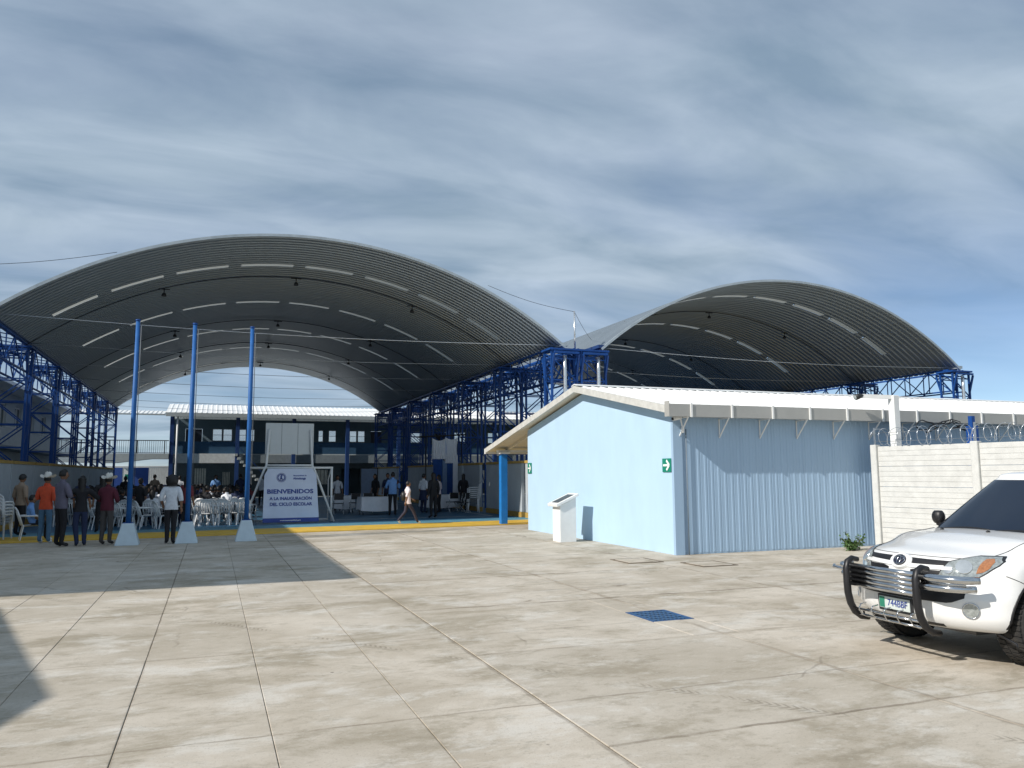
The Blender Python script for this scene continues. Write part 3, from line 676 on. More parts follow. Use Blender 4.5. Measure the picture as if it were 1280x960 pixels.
b = MB(SH); b.tube([(9.36, SY0-.045, 0), (9.36, SY0-.045, 2.62)], .014, 6); b.build('conduit', mat('conduit_grey', (.16, .2, .24), .6), shed)
# rear part wall inside skin
b = MB(SH); b.box(GX+.125, SY0+.002, 0, EX-.13, SY0+.08, 2.9); b.build('wall_core', M_LBLUE2, shed)
# roof sheets (ribs down the slope)
YF, YBk = 14.02, 25.8
def rsheet(y0, y1):
    s = MB(); w = .99; z0 = 0; h = zroof(y1)-zroof(y0); n = 4; prof = [(0, 0), (.6, 0), (.7, 1), (.85, 1), (.95, 0)]; xs = []
    for i in range(n):
        for p, q in prof: xs.append(((i+p)*w/n, q*.03))
    xs.append((w, 0)); vs = []
    for x, q in xs: vs += [(x, y0-RY, zroof(y0)+.16+q), (x, y1-RY, zroof(y1)+.16+q)]
    s.add(vs, [(2*i, 2*i+2, 2*i+3, 2*i+1) for i in range(len(xs)-1)])
    return s.mesh('roof_sheet', M_WROOF, fix=False)
rf, rb = rsheet(YF, RY), rsheet(YBk, RY)
x = GX-.27
while x < EX+.2:
    inst('roof_sheet', rf, shed, (x-GX, 0, 0)); inst('roof_sheet', rb, shed, (x-GX, 0, 0)); x += .99
XE = x
b = MB(SH); b.prism([(RY-.16, zroof(RY-.16)+.195), (RY, zroof(RY)+.205), (RY+.16, zroof(RY+.16)+.195), (RY+.16, zroof(RY+.16)+.215), (RY, zroof(RY)+.225), (RY-.16, zroof(RY-.16)+.215)], 'x', GX-.29, XE); b.build('ridge_cap', M_WROOF, shed)
for ya, yb, nm in ((YF, RY, 0), (RY, YBk, 1)):
    b = MB(SH); b.prism([(ya, zroof(ya)+.01), (yb, zroof(yb)+.01), (yb, zroof(yb)+.172), (ya, zroof(ya)+.172)], 'x', GX-.30, GX-.272); b.build('barge_board', mat('barge_paint', (.56, .56, .53), .6), shed)
    b = MB(SH); b.prism([(ya, zroof(ya)+.06), (yb, zroof(yb)+.06), (yb, zroof(yb)+.10), (ya, zroof(ya)+.10)], 'x', GX-.271, XE); b.build('soffit', M_WHITE if nm == 0 else M_BEIGE, shed)
# purlin rafters under the porch
for x in (GX+.3, GX+2.6, GX+5.2, GX+7.8):
    b = MB(SH); b.prism([(SY1, zroof(SY1)-.04), (YBk-.1, zroof(YBk-.1)-.04), (YBk-.1, zroof(YBk-.1)+.058), (SY1, zroof(SY1)+.058)], 'x', x-.04, x+.04); b.build('rafter', M_BEIGE, shed)
# front box gutter, dividers and brackets
gz0, gz1 = 2.86, 3.12
b = MB(SH); gy = YF-.02
b.box(GX-.30, gy-.012, gz0, XE, gy, gz1); b.box(GX-.30, gy, gz0, XE, gy+.16, gz0+.012); b.box(GX-.312, gy-.012, gz0, GX-.302, gy+.17, gz1+.06)
b.build('gutter', mat('gutter_grey', (.42, .42, .40), .5, .1, .06, 2, dirt=.25, dcol=(.30, .29, .26)), shed)
dm = MB(); dm.box(-.022, -.035, gz0-.01, .022, -.013, gz1+.02); dm = dm.mesh('gutter_strap', M_WHITE)
km = MB(); km.bar((0, .0, gz0-.0), (0, .36, gz0-.40), .022); km.bar((0, .36, gz0-.42), (0, .36, gz0), .022); km.bar((0, 0, gz0-.012), (0, .36, gz0-.012), .02); km = km.mesh('eave_bracket', M_WHITE)
for x in (9.27-.0, 10.28, 11.34, 12.35, 13.40, 14.45, 15.5, 16.55, 17.6, 18.7, 19.8, 20.9, 22, 23.1):
    inst('gutter_strap', dm, shed, (x-GX+.02, gy-RY, 0)); 
    if x > 9.2: inst('eave_bracket', km, shed, (x-GX-.05, gy-RY+.0, 0))
b = MB(SH); b.box(GX-.28, YBk, 2.38, XE, YBk+.14, 2.56); b.build('rear_gutter', M_WHITE, shed)
for x in (9.2, 14, 19, 24):
    b = MB(SH); b.box(x-.11, 25.05, 0, x+.11, 25.27, 2.36, 0); b.box(x-.18, 24.98, 2.36, x+.18, 25.34, 2.42, 1); b.build('porch_column', [mat('bright_blue', (.015, .19, .56), .45), M_WHITE], shed)
b = MB(SH); b.box(GX-.1, 25.08, 2.43, XE-.2, 25.24, 2.49); b.build('porch_beam', M_WHITE, shed)

# exit signs on the gable wall
def arrow_sign(y, z, w, h, label):
    t = empty('exit_sign', (GX, y, z), label, 'sign')
    b = MB(); b.box(-.022, -w/2, -h/2, -.004, w/2, h/2); b.build('plate', M_GREEN, t, bevel=.004)
    b = MB(); s = w/.35
    # arrow pointing towards -y (right as seen)
    b.bar((-.026, w*.36, 0), (-.026, -w*.30, 0), .045*s, .006, up=(1, 0, 0))
    b.bar((-.0275, -w*.34, .0), (-.0275, -w*.02, h*.36), .05*s, .005, up=(1, 0, 0)); b.bar((-.0290, -w*.34, 0), (-.0290, -w*.02, -h*.36), .05*s, .005, up=(1, 0, 0))
    b.build('arrow', M_SWHITE, t)
arrow_sign(14.62, 1.86, .34, .29, 'green sign with white arrow near the front corner of the shed gable')
arrow_sign(22.42, 1.86, .30, .32, 'green arrow sign at the far rear end of the shed gable')
# security camera
sc_ = empty('security_camera', (9.12, 14.2, 2.84), 'small white security camera under the shed eave at the corner', 'security camera')
b = MB(); b.tube([(-.16, -.02, -.02), (.06, .02, .02)], .045, 10); b.build('camera_body', M_WHITE, sc_)
b = MB(); b.tube([(-.175, -.022, -.022), (-.16, -.02, -.02)], .03, 10); b.build('lens', M_BLACK, sc_)
b = MB(); b.bar((.05, .02, .02), (.16, .12, -.2), .025); b.box(.13, .10, -.30, .19, .14, -.18); b.build('bracket', M_WHITE, sc_)

# pedestal with slanted plaque
pd = empty('plaque_pedestal', (8.32, 18.35, 0), 'white concrete pedestal with dark slanted plaque before the gable wall', 'pedestal')
b = MB(); b.prism([(-.2, 0), (.24, 0), (.24, 1.10), (-.2, .90)], 'y', -.24, .22); b.build('shaft', M_WHITE, pd, bevel=.006)
b = MB(); b.prism([(-.30, .87), (.30, 1.14), (.285, 1.20), (-.315, .94)], 'y', -.29, .29); b.build('slanted_top', M_WHITE, pd, bevel=.006)
b = MB(); b.prism([(-.24, .972), (.2, 1.162), (.198, 1.170), (-.242, .980)], 'y', -.21, .17); b.build('plaque', mat('plaque_dark', (.03, .032, .035), .35), pd)

# ================================================================== PRECAST BOUNDARY WALL, RAZOR COIL, POST
WA = Vector((14.2, 14.0, 0)); WD = Vector((math.sin(math.radians(9)), -math.cos(math.radians(9)), 0)); WN = Vector((-WD.y, WD.x, 0))*-1
if WN.x > 0: WN = -WN
fence = empty('precast_wall', WA, 'pale precast concrete panel wall running behind the white pickup', 'wall')
WH = 2.28; SP = 2.3
def fl(t, n, z): return WD*t+WN*n+Vector((0, 0, z))
for k in range(7):
    b = MB(); t = k*SP; b.obox(fl(t, 0, (WH+.03)/2), WD, WN, (0, 0, 1), .075, .09, (WH+.03)/2); b.build('post', M_FENCE, fence, bevel=.012)
for k in range(6):
    for r in range(5):
        hh = .455; z0 = r*hh; t0 = k*SP+.078; t1 = (k+1)*SP-.078
        b = MB(); tm = (t0+t1)/2; hl = (t1-t0)/2
        b.obox(fl(tm, -.0, z0+hh/2), WD, WN, (0, 0, 1), hl, .02, hh/2-.004)
        for q in range(4):
            zz = z0+hh*(q+.5)/4; b.obox(fl(tm, .020, zz), WD, WN, (0, 0, 1), hl-.01, .008, hh/8-.0045)
        b.build('panel', M_FENCE, fence)
rz = empty('razor_wire', WA+Vector((0, 0, WH)), 'coil of silver razor wire along the top of the precast wall', 'razor wire')
pts = []; n = 26; total = 6*SP
turns = int(total/.23)
for i in range(turns*n):
    a = 2*PI*i/n; t = i/(turns*n)*total; rr = .185+.015*math.sin(i*.013)
    q = fl(t+.07*math.sin(a*.5), rr*math.cos(a), .205+rr*math.sin(a)); pts.append(q)
b = MB(); b.tube(pts, .0065, 4); b.build('coil', M_WIRE, rz)
b = MB()
for i in range(0, len(pts), 3):
    p = pts[i]; q = pts[min(i+1, len(pts)-1)]; d = (q-p).normalized(); up_ = Vector((0, 0, 1)) if abs(d.z) < .8 else Vector((1, 0, 0)); s_ = d.cross(up_).normalized()
    b.bar(p-s_*.026, p+s_*.026, .012, .004)
b.build('barb', M_WIRE, rz, kind='stuff')
b = MB()
for z in (.1, .3): b.tube([fl(0, 0, z), fl(total, 0, z)], .005, 4)
b.build('strand', M_WIRE, rz)
b = MB()
for k in range(7): b.bar(fl(k*SP, 0, 0), fl(k*SP, 0, .42), .03)
b.build('stanchion', M_WIRE, rz)
lp = empty('lamp_post', WA+fl(.42, -.16, 0), 'white square post with a side arm rising behind the precast wall', 'lamp post')
b = MB(); b.box(-.085, -.085, 0, .085, .085, 3.42); b.build('post', M_WHITE, lp, bevel=.01)
b = MB(); b.bar((-.085, 0, 3.38), (-.74, .18, 3.40), .06, .09); b.build('arm', M_WHITE, lp)
b = MB(); b.tube([(-.72, .17, 3.42), (-.80, .19, 3.40), (-.9, .21, 3.37)], [.03, .06, .07], 8); b.tube([(-.9, .21, 3.37), (-.915, .213, 3.366)], .055, 8, 1); b.build('lamp_head', [M_DARK, M_LENS], lp)
bp = empty('blue_post', (16.55, 13.4, 0), 'thin blue steel post sticking up behind the razor wire', 'post')
b = MB(); b.box(-.09, -.09, 0, .09, .09, 2.75); b.build('shaft', M_BLUE, bp)
b = MB(); b.box(-.05, -.05, 2.75, .05, .05, 2.98); b.build('tip', M_BLUE, bp)
# tangle of cable on the razor wire
b = MB((15.9, 13.6, 2.6)); rr_ = random.Random(5)
for k in range(5):
    c0 = Vector((15.2+k*.28, 13.5, 2.72+rr_.uniform(-.05, .08))); b.tube([c0+Vector((.28*math.cos(a_*.6)+rr_.uniform(-.03, .03), .03*math.sin(a_), .10*math.sin(a_*.6+k)+rr_.uniform(-.02, .02))) for a_ in range(14)], .014, 4)
b.build('cable_bundle', M_BLACK, None, 'tangled black cables hanging under the eave behind the razor wire', 'cable')
# shrub at the wall foot
pt = empty('shrub', (13.15, 13.75, 0), 'small green weedy shrub between the shed wall and the pickup', 'shrub')
rr_ = random.Random(3); lf = MB(); st = MB()
for k in range(26):
    a = rr_.uniform(0, 2*PI); l = rr_.uniform(.18, .5); e = rr_.uniform(.3, 1.3); tip = Vector((math.cos(a)*math.cos(e)*l*1.1, math.sin(a)*math.cos(e)*l*.7, math.sin(e)*l*.85))
    st.tube([(0, 0, 0), tip*.5+Vector((0, 0, .03)), tip], .006, 4)
    for q in range(26):
        p = tip*rr_.uniform(.25, 1.05)+Vector([rr_.uniform(-.04, .04) for _ in range(3)]); d = Vector([rr_.uniform(-1, 1) for _ in range(3)]).normalized(); s_ = d.cross(Vector((0, 0, 1))).normalized(); w = rr_.uniform(.015, .028); ln = rr_.uniform(.05, .09)
        lf.add([p, p+d*ln*.5+s_*w, p+d*ln, p+d*ln*.5-s_*w], [(0, 1, 2, 3)])
st.build('stems', M_STEM, pt); lf.build('foliage', M_LEAF, pt, kind='stuff')
#PART2
# ================================================================== PICKUP
from mathutils.bvhtree import BVHTree
def smooth(a, b, x): t = max(0, min(1, (x-a)/(b-a))); return t*t*(3-2*t)
def lerp_tab(tab, x):
    for (a, va), (b_, vb) in zip(tab[:-1], tab[1:]):
        if x <= b_: return va+(vb-va)*max(0, min(1, (x-a)/(b_-a)))
    return tab[-1][1]
GZ = [(.25, -.14), (.33, -.05), (.42, 0), (.60, 0), (.66, -.03), (.72, -.055), (.82, -.075), (.92, -.13), (1.0, -.24)]
TR_LOC = (6.02, 5.80, 0); TR_ROT = math.radians(177.5)
tr = empty('pickup_truck', TR_LOC, 'white double-cab pickup with chrome and black bull bar parked at the right edge', 'pickup truck', rz=TR_ROT)
def roundbox(x0, x1, y0, y1, z0, z1, r, nx, ny, nz):
    bm = bmesh.new()
    def lin(a, b, n): 
        core = [a+r+(b-a-2*r)*i/n for i in range(n+1)]
        e = [a+r*(1-math.cos(PI/2*i/3)) if False else a+r*i/3 for i in range(3)]; f = [b-r*(2-i)/3 for i in range(3)]
        return e+core+f
    X, Y, Z = lin(x0, x1, nx), lin(y0, y1, ny), lin(z0, z1, nz)
    def face(A, B, fn, flip):
        g = [[bm.verts.new(fn(a, b)) for b in B] for a in A]
        for i in range(len(A)-1):
            for j in range(len(B)-1):
                q = [g[i][j], g[i+1][j], g[i+1][j+1], g[i][j+1]]; bm.faces.new(q[::-1] if flip else q)
    face(X, Y, lambda a, b: (a, b, z1), False); face(X, Y, lambda a, b: (a, b, z0), True)
    face(X, Z, lambda a, b: (a, y0, b), False); face(X, Z, lambda a, b: (a, y1, b), True)
    face(Y, Z, lambda a, b: (x1, a, b), False); face(Y, Z, lambda a, b: (x0, a, b), True)
    bmesh.ops.remove_doubles(bm, verts=bm.verts, dist=1e-5)
    for v in bm.verts:
        c = Vector((min(max(v.co.x, x0+r), x1-r), min(max(v.co.y, y0+r), y1-r), min(max(v.co.z, z0+r), z1-r))); d = v.co-c
        if d.length > 1e-6:
            m = max(abs(d.x), abs(d.y), abs(d.z)); v.co = c+d.normalized()*m*1.0 if sum(1 for q in d if abs(q) > 1e-6) > 1 else v.co
    return bm
def bwarp(co):
    u, v, z = co
    fw = smooth(-1.25, -.02, u)**1.6
    top = lerp_tab([(-5.2, 1.02), (-1.3, 1.125), (-.8, 1.095), (-.4, 1.04), (-.15, .98), (0, .95)], u) - .05*(abs(v)/.88)**2.5*smooth(-1.6, -1.0, u)
    zz = .27+(z-.27)*(top-.27)/(1.06-.27)
    if u < -1.3: zz = z
    k = smooth(-1.6, -1.2, u); zz = z*(1-k)+zz*k
    uu = u+fw*(-.40*(abs(v)/.88)**2.7+lerp_tab(GZ, zz))
    # flank shaping: slight tumblehome above the waist, swelling at the wheels
    vv = v*(1-.07*smooth(.75, 1.1, zz)-.05*smooth(.45, .25, zz))
    for wu in (-.85, -3.96):
        vv *= 1+.022*math.exp(-((u-wu)/.45)**2)*smooth(.95, .6, zz)
    return Vector((uu, vv, zz))
bm = roundbox(-5.1, 0, -.875, .875, .31, 1.06, .09, 70, 26, 14)
for v in bm.verts: v.co = bwarp(v.co)
bmesh.ops.recalc_face_normals(bm, faces=bm.faces)
for f in bm.faces: f.smooth = True
bodybvh = BVHTree.FromBMesh(bm)
me = bpy.data.meshes.new('body'); bm.to_mesh(me); bm.free(); me.materials.append(M_CARP); me.materials.append(M_BLACK)
body = bpy.data.objects.new('body', me); COL.objects.link(body)
def cyl_cut(x, y0, y1, z, r):
    c = MB(); n = 40; c.prism([(x+r*math.cos(2*PI*i/n), z+r*math.sin(2*PI*i/n)) for i in range(n)], 'y', y0, y1)
    m_ = c.mesh('cut', M_BLACK); o = bpy.data.objects.new('cut', m_); COL.objects.link(o); return o
cuts = [cyl_cut(x, s*.50, s*1.1, .36, .445) for x in (-.85, -3.96) for s in (-1, 1)]
c = MB(); c.box(-4.98, -.72, .55, -3.62, .72, 1.3); o = bpy.data.objects.new('cut', c.mesh('cut', M_BLACK)); COL.objects.link(o); cuts.append(o)
for c in cuts:
    md = body.modifiers.new('b', 'BOOLEAN'); md.operation = 'DIFFERENCE'; md.object = c; md.solver = 'EXACT'; md.material_mode = 'TRANSFER' if hasattr(md, 'material_mode') else 'INDEX'
bpy.context.view_layer.update(); dg_ = bpy.context.evaluated_depsgraph_get()
me2 = bpy.data.meshes.new_from_object(body.evaluated_get(dg_)); me2.set_sharp_from_angle(angle=math.radians(40)); body.modifiers.clear(); body.data = me2; body.parent = tr; body.name = 'body'
for c in cuts: bpy.data.objects.remove(c)
def hit(o, d, off=0):
    p, n_, i_, d_ = bodybvh.ray_cast(Vector(o), Vector(d).normalized())
    if p is None: return None
    if n_.dot(Vector(d)) > 0: n_ = -n_
    return p+n_*off
def F(v, z, off=0): return hit((1, v, z), (-1, 0, 0), off) or Vector((-.5, v, z))
def T(u, v, off=0): return hit((u, v, 2), (0, 0, -1), off) or Vector((u, v, 1))
def Sd(u, z, s, off=0): return hit((u, s*2, z), (0, -s, 0), off) or Vector((u, s*.88, z))
def patch(name, m, va, vb, zlo, zhi, off=.004, nu=14, nv=5, proj=F, parent=None, th=.012):
    b = MB(); 
    def P(u, w): v = va+(vb-va)*u; z = zlo(u)+(zhi(u)-zlo(u))*w; return proj(v, z, off)
    def Q(u, w): v = va+(vb-va)*u; z = zlo(u)+(zhi(u)-zlo(u))*w; return proj(v, z, off-th)
    b.grid(P, nu, nv)
    for fx in (lambda t: (t, 0), lambda t: (t, 1)): b.grid(lambda u, w: P(*fx(u)) if w < .5 else Q(*fx(u)), nu, 1)
    for fx in (lambda t: (0, t), lambda t: (1, t)): b.grid(lambda u, w: P(*fx(u)) if w < .5 else Q(*fx(u)), nv, 1)
    return b.build(name, m, parent or tr, fix=False)
# bonnet/grille
def K(*pts): return lambda u: lerp_tab(list(pts), u)
patch('grille_slot_shade', M_BLACK, -.53, .53, K((0, .885), (.1, .862), (.38, .855), (.46, .885), (.54, .885), (.62, .855), (.9, .862), (1, .885)), K((0, .90), (.5, .905), (1, .90)), .003, 40, 3)  # black surface patches paint the recess shade of the grille slots
for s in (-1, 1): patch('grille_slot_shade', M_BLACK, s*.44, s*.13, K((0, .775), (1, .765)), K((0, .815), (.8, .815), (1, .80)), .003, 12, 3)
patch('grille_frame', M_CARP, -.50, .50, K((0, .825), (.5, .815), (1, .825)), K((0, .85), (.35, .845), (.5, .85), (.65, .845), (1, .85)), .012, 30, 3)
b = MB(); c0 = F(0, .865, .02); 
nrm = (F(0, .865, .03)-F(0, .865, .0)).normalized(); ax_ = Vector((0, 1, 0)); ay_ = nrm.cross(ax_).normalized()
if ay_.z < 0: ay_ = -ay_
def ell2(cx_, cy_, rx_, ry_, off): return [c0+nrm*off+ax_*(cx_+rx_*math.cos(2*PI*i/28))+ay_*(cy_+ry_*math.sin(2*PI*i/28)) for i in range(28)]
disc = MB(); r0 = ell2(0, 0, .074, .055, .006); r1 = ell2(0, 0, .074, .055, -.02); disc.add(r0+r1, [tuple(range(28))]+[(i, (i+1) % 28, 28+(i+1) % 28, 28+i) for i in range(28)])
emb = disc.build('emblem', mat('emblem_dark', (.02, .02, .04), .3), tr)
hm = MB(); r0 = ell2(0, 0, .115, .072, -.002); r1 = ell2(0, 0, .13, .085, -.03); hm.add(r0+r1, [tuple(range(28))]+[(i, (i+1) % 28, 28+(i+1) % 28, 28+i) for i in range(28)]); hm.build('emblem_mount', M_CARP, tr)
b = MB()
b.tube(ell2(0, 0, .066, .048, .009), .0045, 5, closed=True); b.tube(ell2(0, .012, .05, .021, .010), .004, 5, closed=True); b.tube(ell2(0, -.003, .019, .042, .011), .004, 5, closed=True)
b.build('emblem_rings', M_CHROME, emb)
# bumper openings
patch('bumper_opening', M_BLACK, -.62, .62, K((0, .60), (.08, .55), (.92, .55), (1, .60)), K((0, .665), (1, .665)), .004, 30, 3)
patch('lower_grille', M_BLACK, -.44, .44, K((0, .335), (1, .335)), K((0, .36), (1, .36)), .004, 20, 2)
lp_ = patch('licence_plate', M_PLATE, -.17, .19, K((0, .425), (1, .425)), K((0, .53), (1, .53)), .03, 6, 2, th=.02)
patch('plate_frame', M_DARK, -.19, .21, K((0, .41), (1, .41)), K((0, .545), (1, .545)), .024, 6, 2, th=.02)
patch('plate_mark', mat('plate_green', (.03, .22, .14), .5), -.165, -.10, K((0, .43), (1, .43)), K((0, .525), (1, .525)), .032, 3, 2, th=.002, parent=lp_)
def text(name, body_, size, m, parent, loc, xaxis, yaxis, depth=.001, width=None, center=True, bold=.0):
    cu = bpy.data.curves.new(name, 'FONT'); cu.body = body_; cu.size = size; cu.extrude = depth; cu.resolution_u = 3
    if center: cu.align_x = 'CENTER'; cu.align_y = 'CENTER'
    cu.offset = bold
    o = bpy.data.objects.new(name, cu); COL.objects.link(o); bpy.context.view_layer.update()
    me_ = bpy.data.meshes.new_from_object(o.evaluated_get(bpy.context.evaluated_depsgraph_get())); bpy.data.objects.remove(o); me_.materials.clear(); me_.materials.append(m)
    xs = [v.co.x for v in me_.vertices]
    if width and xs:
        k = width/(max(xs)-min(xs))
        for v in me_.vertices: v.co.x *= k
    o = bpy.data.objects.new(name, me_); COL.objects.link(o); o.parent = parent
    x = Vector(xaxis).normalized(); y = Vector(yaxis).normalized(); z = x.cross(y)
    mm = Matrix((x, y, z)).transposed().to_4x4(); mm.translation = Vector(loc); o.matrix_local = mm
    return o
text('plate_text', '744BBF', .085, M_BNAVY, lp_, F(.055, .478, .033), (0, 1, 0), (0, 0, 1), .0015, .23)
# bonnet shut lines (dark grooves laid on the surface)
def seam(ptsfn, n, r=.0035, name='panel_gap'):
    b = MB(); b.tube([ptsfn(i/n) for i in range(n+1)], r, 4, cap=False); return b.build(name, mat('gap_dark', (.05, .05, .05), .8), tr)
seam(lambda t: F(-.60+1.2*t, .925+.0*t, .001), 30)
for s in (-1, 1):
    seam(lambda t: T(-1.25+.83*t, s*(.70-.05*t), .001), 16)
    seam(lambda t: Sd(-.50-.05*t if t < .01 else -.46, .80-.02*t, s, .001) if False else Sd(-.42-.16*t, .80-.075*t, s, .001), 6)
    for u0, z0, z1 in ((-1.42, .35, 1.0), (-2.45, .35, 1.0), (-3.38, .78, 1.0), (-3.55, .35, 1.02)): seam(lambda t: Sd(u0, z0+(z1-z0)*t, s, .001), 8)
    seam(lambda t: Sd(-1.42-2.1*t, .36, s, .001), 8)
# headlights
for s in (-1, 1):
    patch('headlight_seal', M_BLACK, s*.39, s*.772, K((0, .752), (.3, .737), (.72, .757), (.88, .812), (1, .880)), K((0, .772), (.15, .898), (.5, .953), (.85, .953), (1, .916)), .003, 26, 8, th=.008)
    h_ = patch('headlight', M_LENS, s*.40, s*.765, K((0, .76), (.3, .745), (.72, .765), (.88, .82), (1, .885)), K((0, .765), (.15, .89), (.5, .945), (.85, .945), (1, .91)), .006, 26, 8)
    patch('indicator', M_AMBER, s*.665, s*.73, K((0, .81), (.6, .82), (1, .855)), K((0, .925), (.6, .93), (1, .905)), .010, 6, 5, parent=h_, th=.003)
    b = MB(); b.tube([F(s*.575, .86, -.02), F(s*.575, .86, .009)], [.062, .068], 14); b.tube([F(s*.475, .83, -.02), F(s*.475, .83, .009)], [.035, .04], 12); b.build('reflector', mat('reflector', (.75, .76, .74), .15, .8), h_)
    fg = F(s*.66, .50, .0); fn_ = (F(s*.66, .50, .05)-fg).normalized()
    b = MB(); b.tube([fg-fn_*.02, fg+fn_*.008], [.068, .062], 18); b.build('fog_light', M_LENS, tr)
    b = MB(); x_ = fn_.cross(Vector((0, 0, 1))).normalized(); y_ = x_.cross(fn_)
    b.tube([fg+fn_*.006+x_*.064*math.cos(2*PI*i/20)+y_*.064*math.sin(2*PI*i/20) for i in range(20)], .006, 5, closed=True); b.build('fog_light_rim', M_CHROME, tr)
    # mirror
    b = MB(); b.ell((-1.50, s*.875, 1.20), (.06, .075, .085), 14, 10, 0, lambda p, d: Vector((p.x, math.copysign(min(abs(p.y), .062), p.y), max(-.07, min(.07, p.z))))); b.build('mirror', M_BLACK, tr)
    b = MB(); b.bar((-1.47, s*.76, 1.10), (-1.50, s*.88, 1.14), .05); b.build('mirror_arm', M_BLACK, tr)
    # door handles, tail lights
    for u0 in (-2.3, -3.25): p = Sd(u0, .90, s, .02); b = MB(); b.box(p.x-.09, p.y-.012, p.z-.015, p.x+.09, p.y+.012, p.z+.015); b.build('door_handle', M_CARP, tr, bevel=.005)
    b = MB(); b.box(-5.115, s*.70, .62, -5.02, s*.865, 1.0); b.build('tail_light', mat('red_lens', (.35, .02, .02), .2), tr)
# under-tray and sill
b = MB(); b.box(-4.9, -.45, .22, -.75, .45, .34); b.build('chassis', M_DARK, tr)
b = MB(); b.box(-.62, -.5, .25, -.40, .5, .32); b.build('skid_plate', mat('skid_grey', (.12, .12, .12), .5, .5), tr)
b = MB(); b.box(-5.22, -.8, .45, -5.06, .8, .62); b.build('rear_bumper', M_CHROME, tr)
# cab
def cabdim(w):
    fu = -1.16-.82*w**1.06; ru = -3.52+.12*w; hy = .785-.175*w**1.15; z = 1.06+.57*w
    return fu, ru, hy, z
EXN = 4.2
def cabF(y, w, off=0):
    fu, ru, hy, z = cabdim(w); cx_ = (fu+ru)/2; hx = (fu-ru)/2
    y = max(-hy*.9999, min(hy*.9999, y)); return Vector((cx_+hx*(1-.03*(abs(y/hy))**2)*(1-abs(y/hy)**(EXN*2.2))**(1/(EXN*2.2))+off*.6, y, z+off*.8))
b = MB(); n = 96
def ring(w):
    fu, ru, hy, z = cabdim(w); cx_ = (fu+ru)/2; hx = (fu-ru)/2; pts = []
    for i in range(n):
        a = 2*PI*i/n; c_, s_ = math.cos(a), math.sin(a); e = 2/9.2
        y = hy*math.copysign(abs(s_)**e, s_); x = cx_+hx*math.copysign(abs(c_)**e, c_)*(1-.03*(y/hy)**2 if c_ > 0 else 1); pts.append(Vector((x, y, z)))
    return pts
ws = [0, .1, .25, .4, .55, .7, .82, .92, .97, 1.0]; vs = []
for w in ws: vs += ring(w)
top = ring(1.0); cxr = sum(p.x for p in top)/n
for k, (sc_r, dz) in enumerate(((.985, .022), (.95, .038), (.85, .052), (.6, .064), (.3, .070))):
    vs += [Vector((cxr+(p.x-cxr)*sc_r, p.y*sc_r, p.z+dz)) for p in top]
nr = len(ws)+5; vs.append(Vector((cxr, 0, 1.63+.072)))
fs = [(i*n+k, i*n+(k+1) % n, (i+1)*n+(k+1) % n, (i+1)*n+k) for i in range(nr-1) for k in range(n)]+[((nr-1)*n+k, (nr-1)*n+(k+1) % n, nr*n) for k in range(n)]
b.add(vs, fs, 0, True); b.build('cab', M_CARP, tr)
b = MB(); b.grid(lambda u, w: (lambda W: cabF((-1+2*u)*(cabdim(W)[2]-.055), W, .005))(.05+.90*w), 30, 12); b.build('windscreen', M_CGLASS, tr, fix=False)
b = MB(); b.grid(lambda u, w: cabF((-1+2*u)*(cabdim(.05)[2]-.05), .03+.045*w, .009), 30, 2); b.build('cowl_strip', M_BLACK, tr, fix=False)
for s in (-1, 1):
    for ua, ub in ((-1.66, -2.42), (-2.50, -3.26)):
        b = MB()
        def SP_(u, w):
            W = .12+.74*w; fu, ru, hy, z = cabdim(W); x = ua+(ub-ua)*u
            if ua > -2: x = min(x, fu-.13) if u < .5 else x; x = (fu-.16)+(ub-(fu-.16))*u
            return (x, s*(hy+.004-.0*W), z)
        b.grid(SP_, 10, 6); b.build('side_window', M_CGLASS, tr, fix=False)
b = MB(); b.grid(lambda u, w: (cabdim(.2+.6*w)[1]-.004, (-.5+u)*1.15, cabdim(.2+.6*w)[3]), 6, 3); b.build('rear_window', M_CGLASS, tr, fix=False)
# wipers & nozzles
for y0, y1 in ((-.58, .02), (-.02, .56)):
    b = MB(); b.tube([cabF(y0+(y1-y0)*i/8, .045+.055*math.sin(PI*i/8*.8), .018) for i in range(9)], .007, 5); b.build('wiper', M_BLACK, tr)
for y0 in (-.42, .12):
    p = T(-1.06, y0, 0); b = MB(); b.ell((p.x, p.y, p.z+.004), (.022, .018, .014), 8, 6); b.build('washer_nozzle', M_BLACK, tr)
# wheels
for x in (-.85, -3.96):
    for s in (-1, 1):
        w = empty('wheel', (0, 0, 0)); w.parent = tr; w.location = (x, s*.745, .365)
        b = MB(); prof = [(.215, -.10), (.225, -.125), (.30, -.135), (.345, -.125), (.362, -.10), (.365, -.06), (.365, 0), (.365, .06), (.362, .10), (.345, .125), (.30, .135), (.225, .125), (.215, .10)]
        def WP(u, v):
            a = 2*PI*u; r_, y_ = prof[int(round(v*(len(prof)-1)))]; return (r_*math.cos(a), y_, r_*math.sin(a))
        b.grid(WP, 48, len(prof)-1)
        for k in range(48):
            a = 2*PI*k/48
            for yy in (-.085, 0, .085):
                aa = a+(.065 if yy == 0 else 0); d_ = Vector((math.cos(aa), 0, math.sin(aa))); t_ = Vector((-math.sin(aa), 0, math.cos(aa)))
                b.obox(d_*.367+Vector((0, yy, 0)), t_, Vector((0, 1, 0)), d_, .017, .036, .005)
        b.build('tyre', M_TYRE, w)
        b = MB(); rp = [(.215, .10), (.19, .085), (.18, .02), (.05, .045), (.0001, .06)]
        b.grid(lambda u, v: (lambda q: (q[0]*math.cos(2*PI*u), s*q[1], q[0]*math.sin(2*PI*u)))(rp[int(round(v*4))]), 30, 4); b.build('rim', mat('rim_silver', (.5, .5, .5), .35, .8), w)
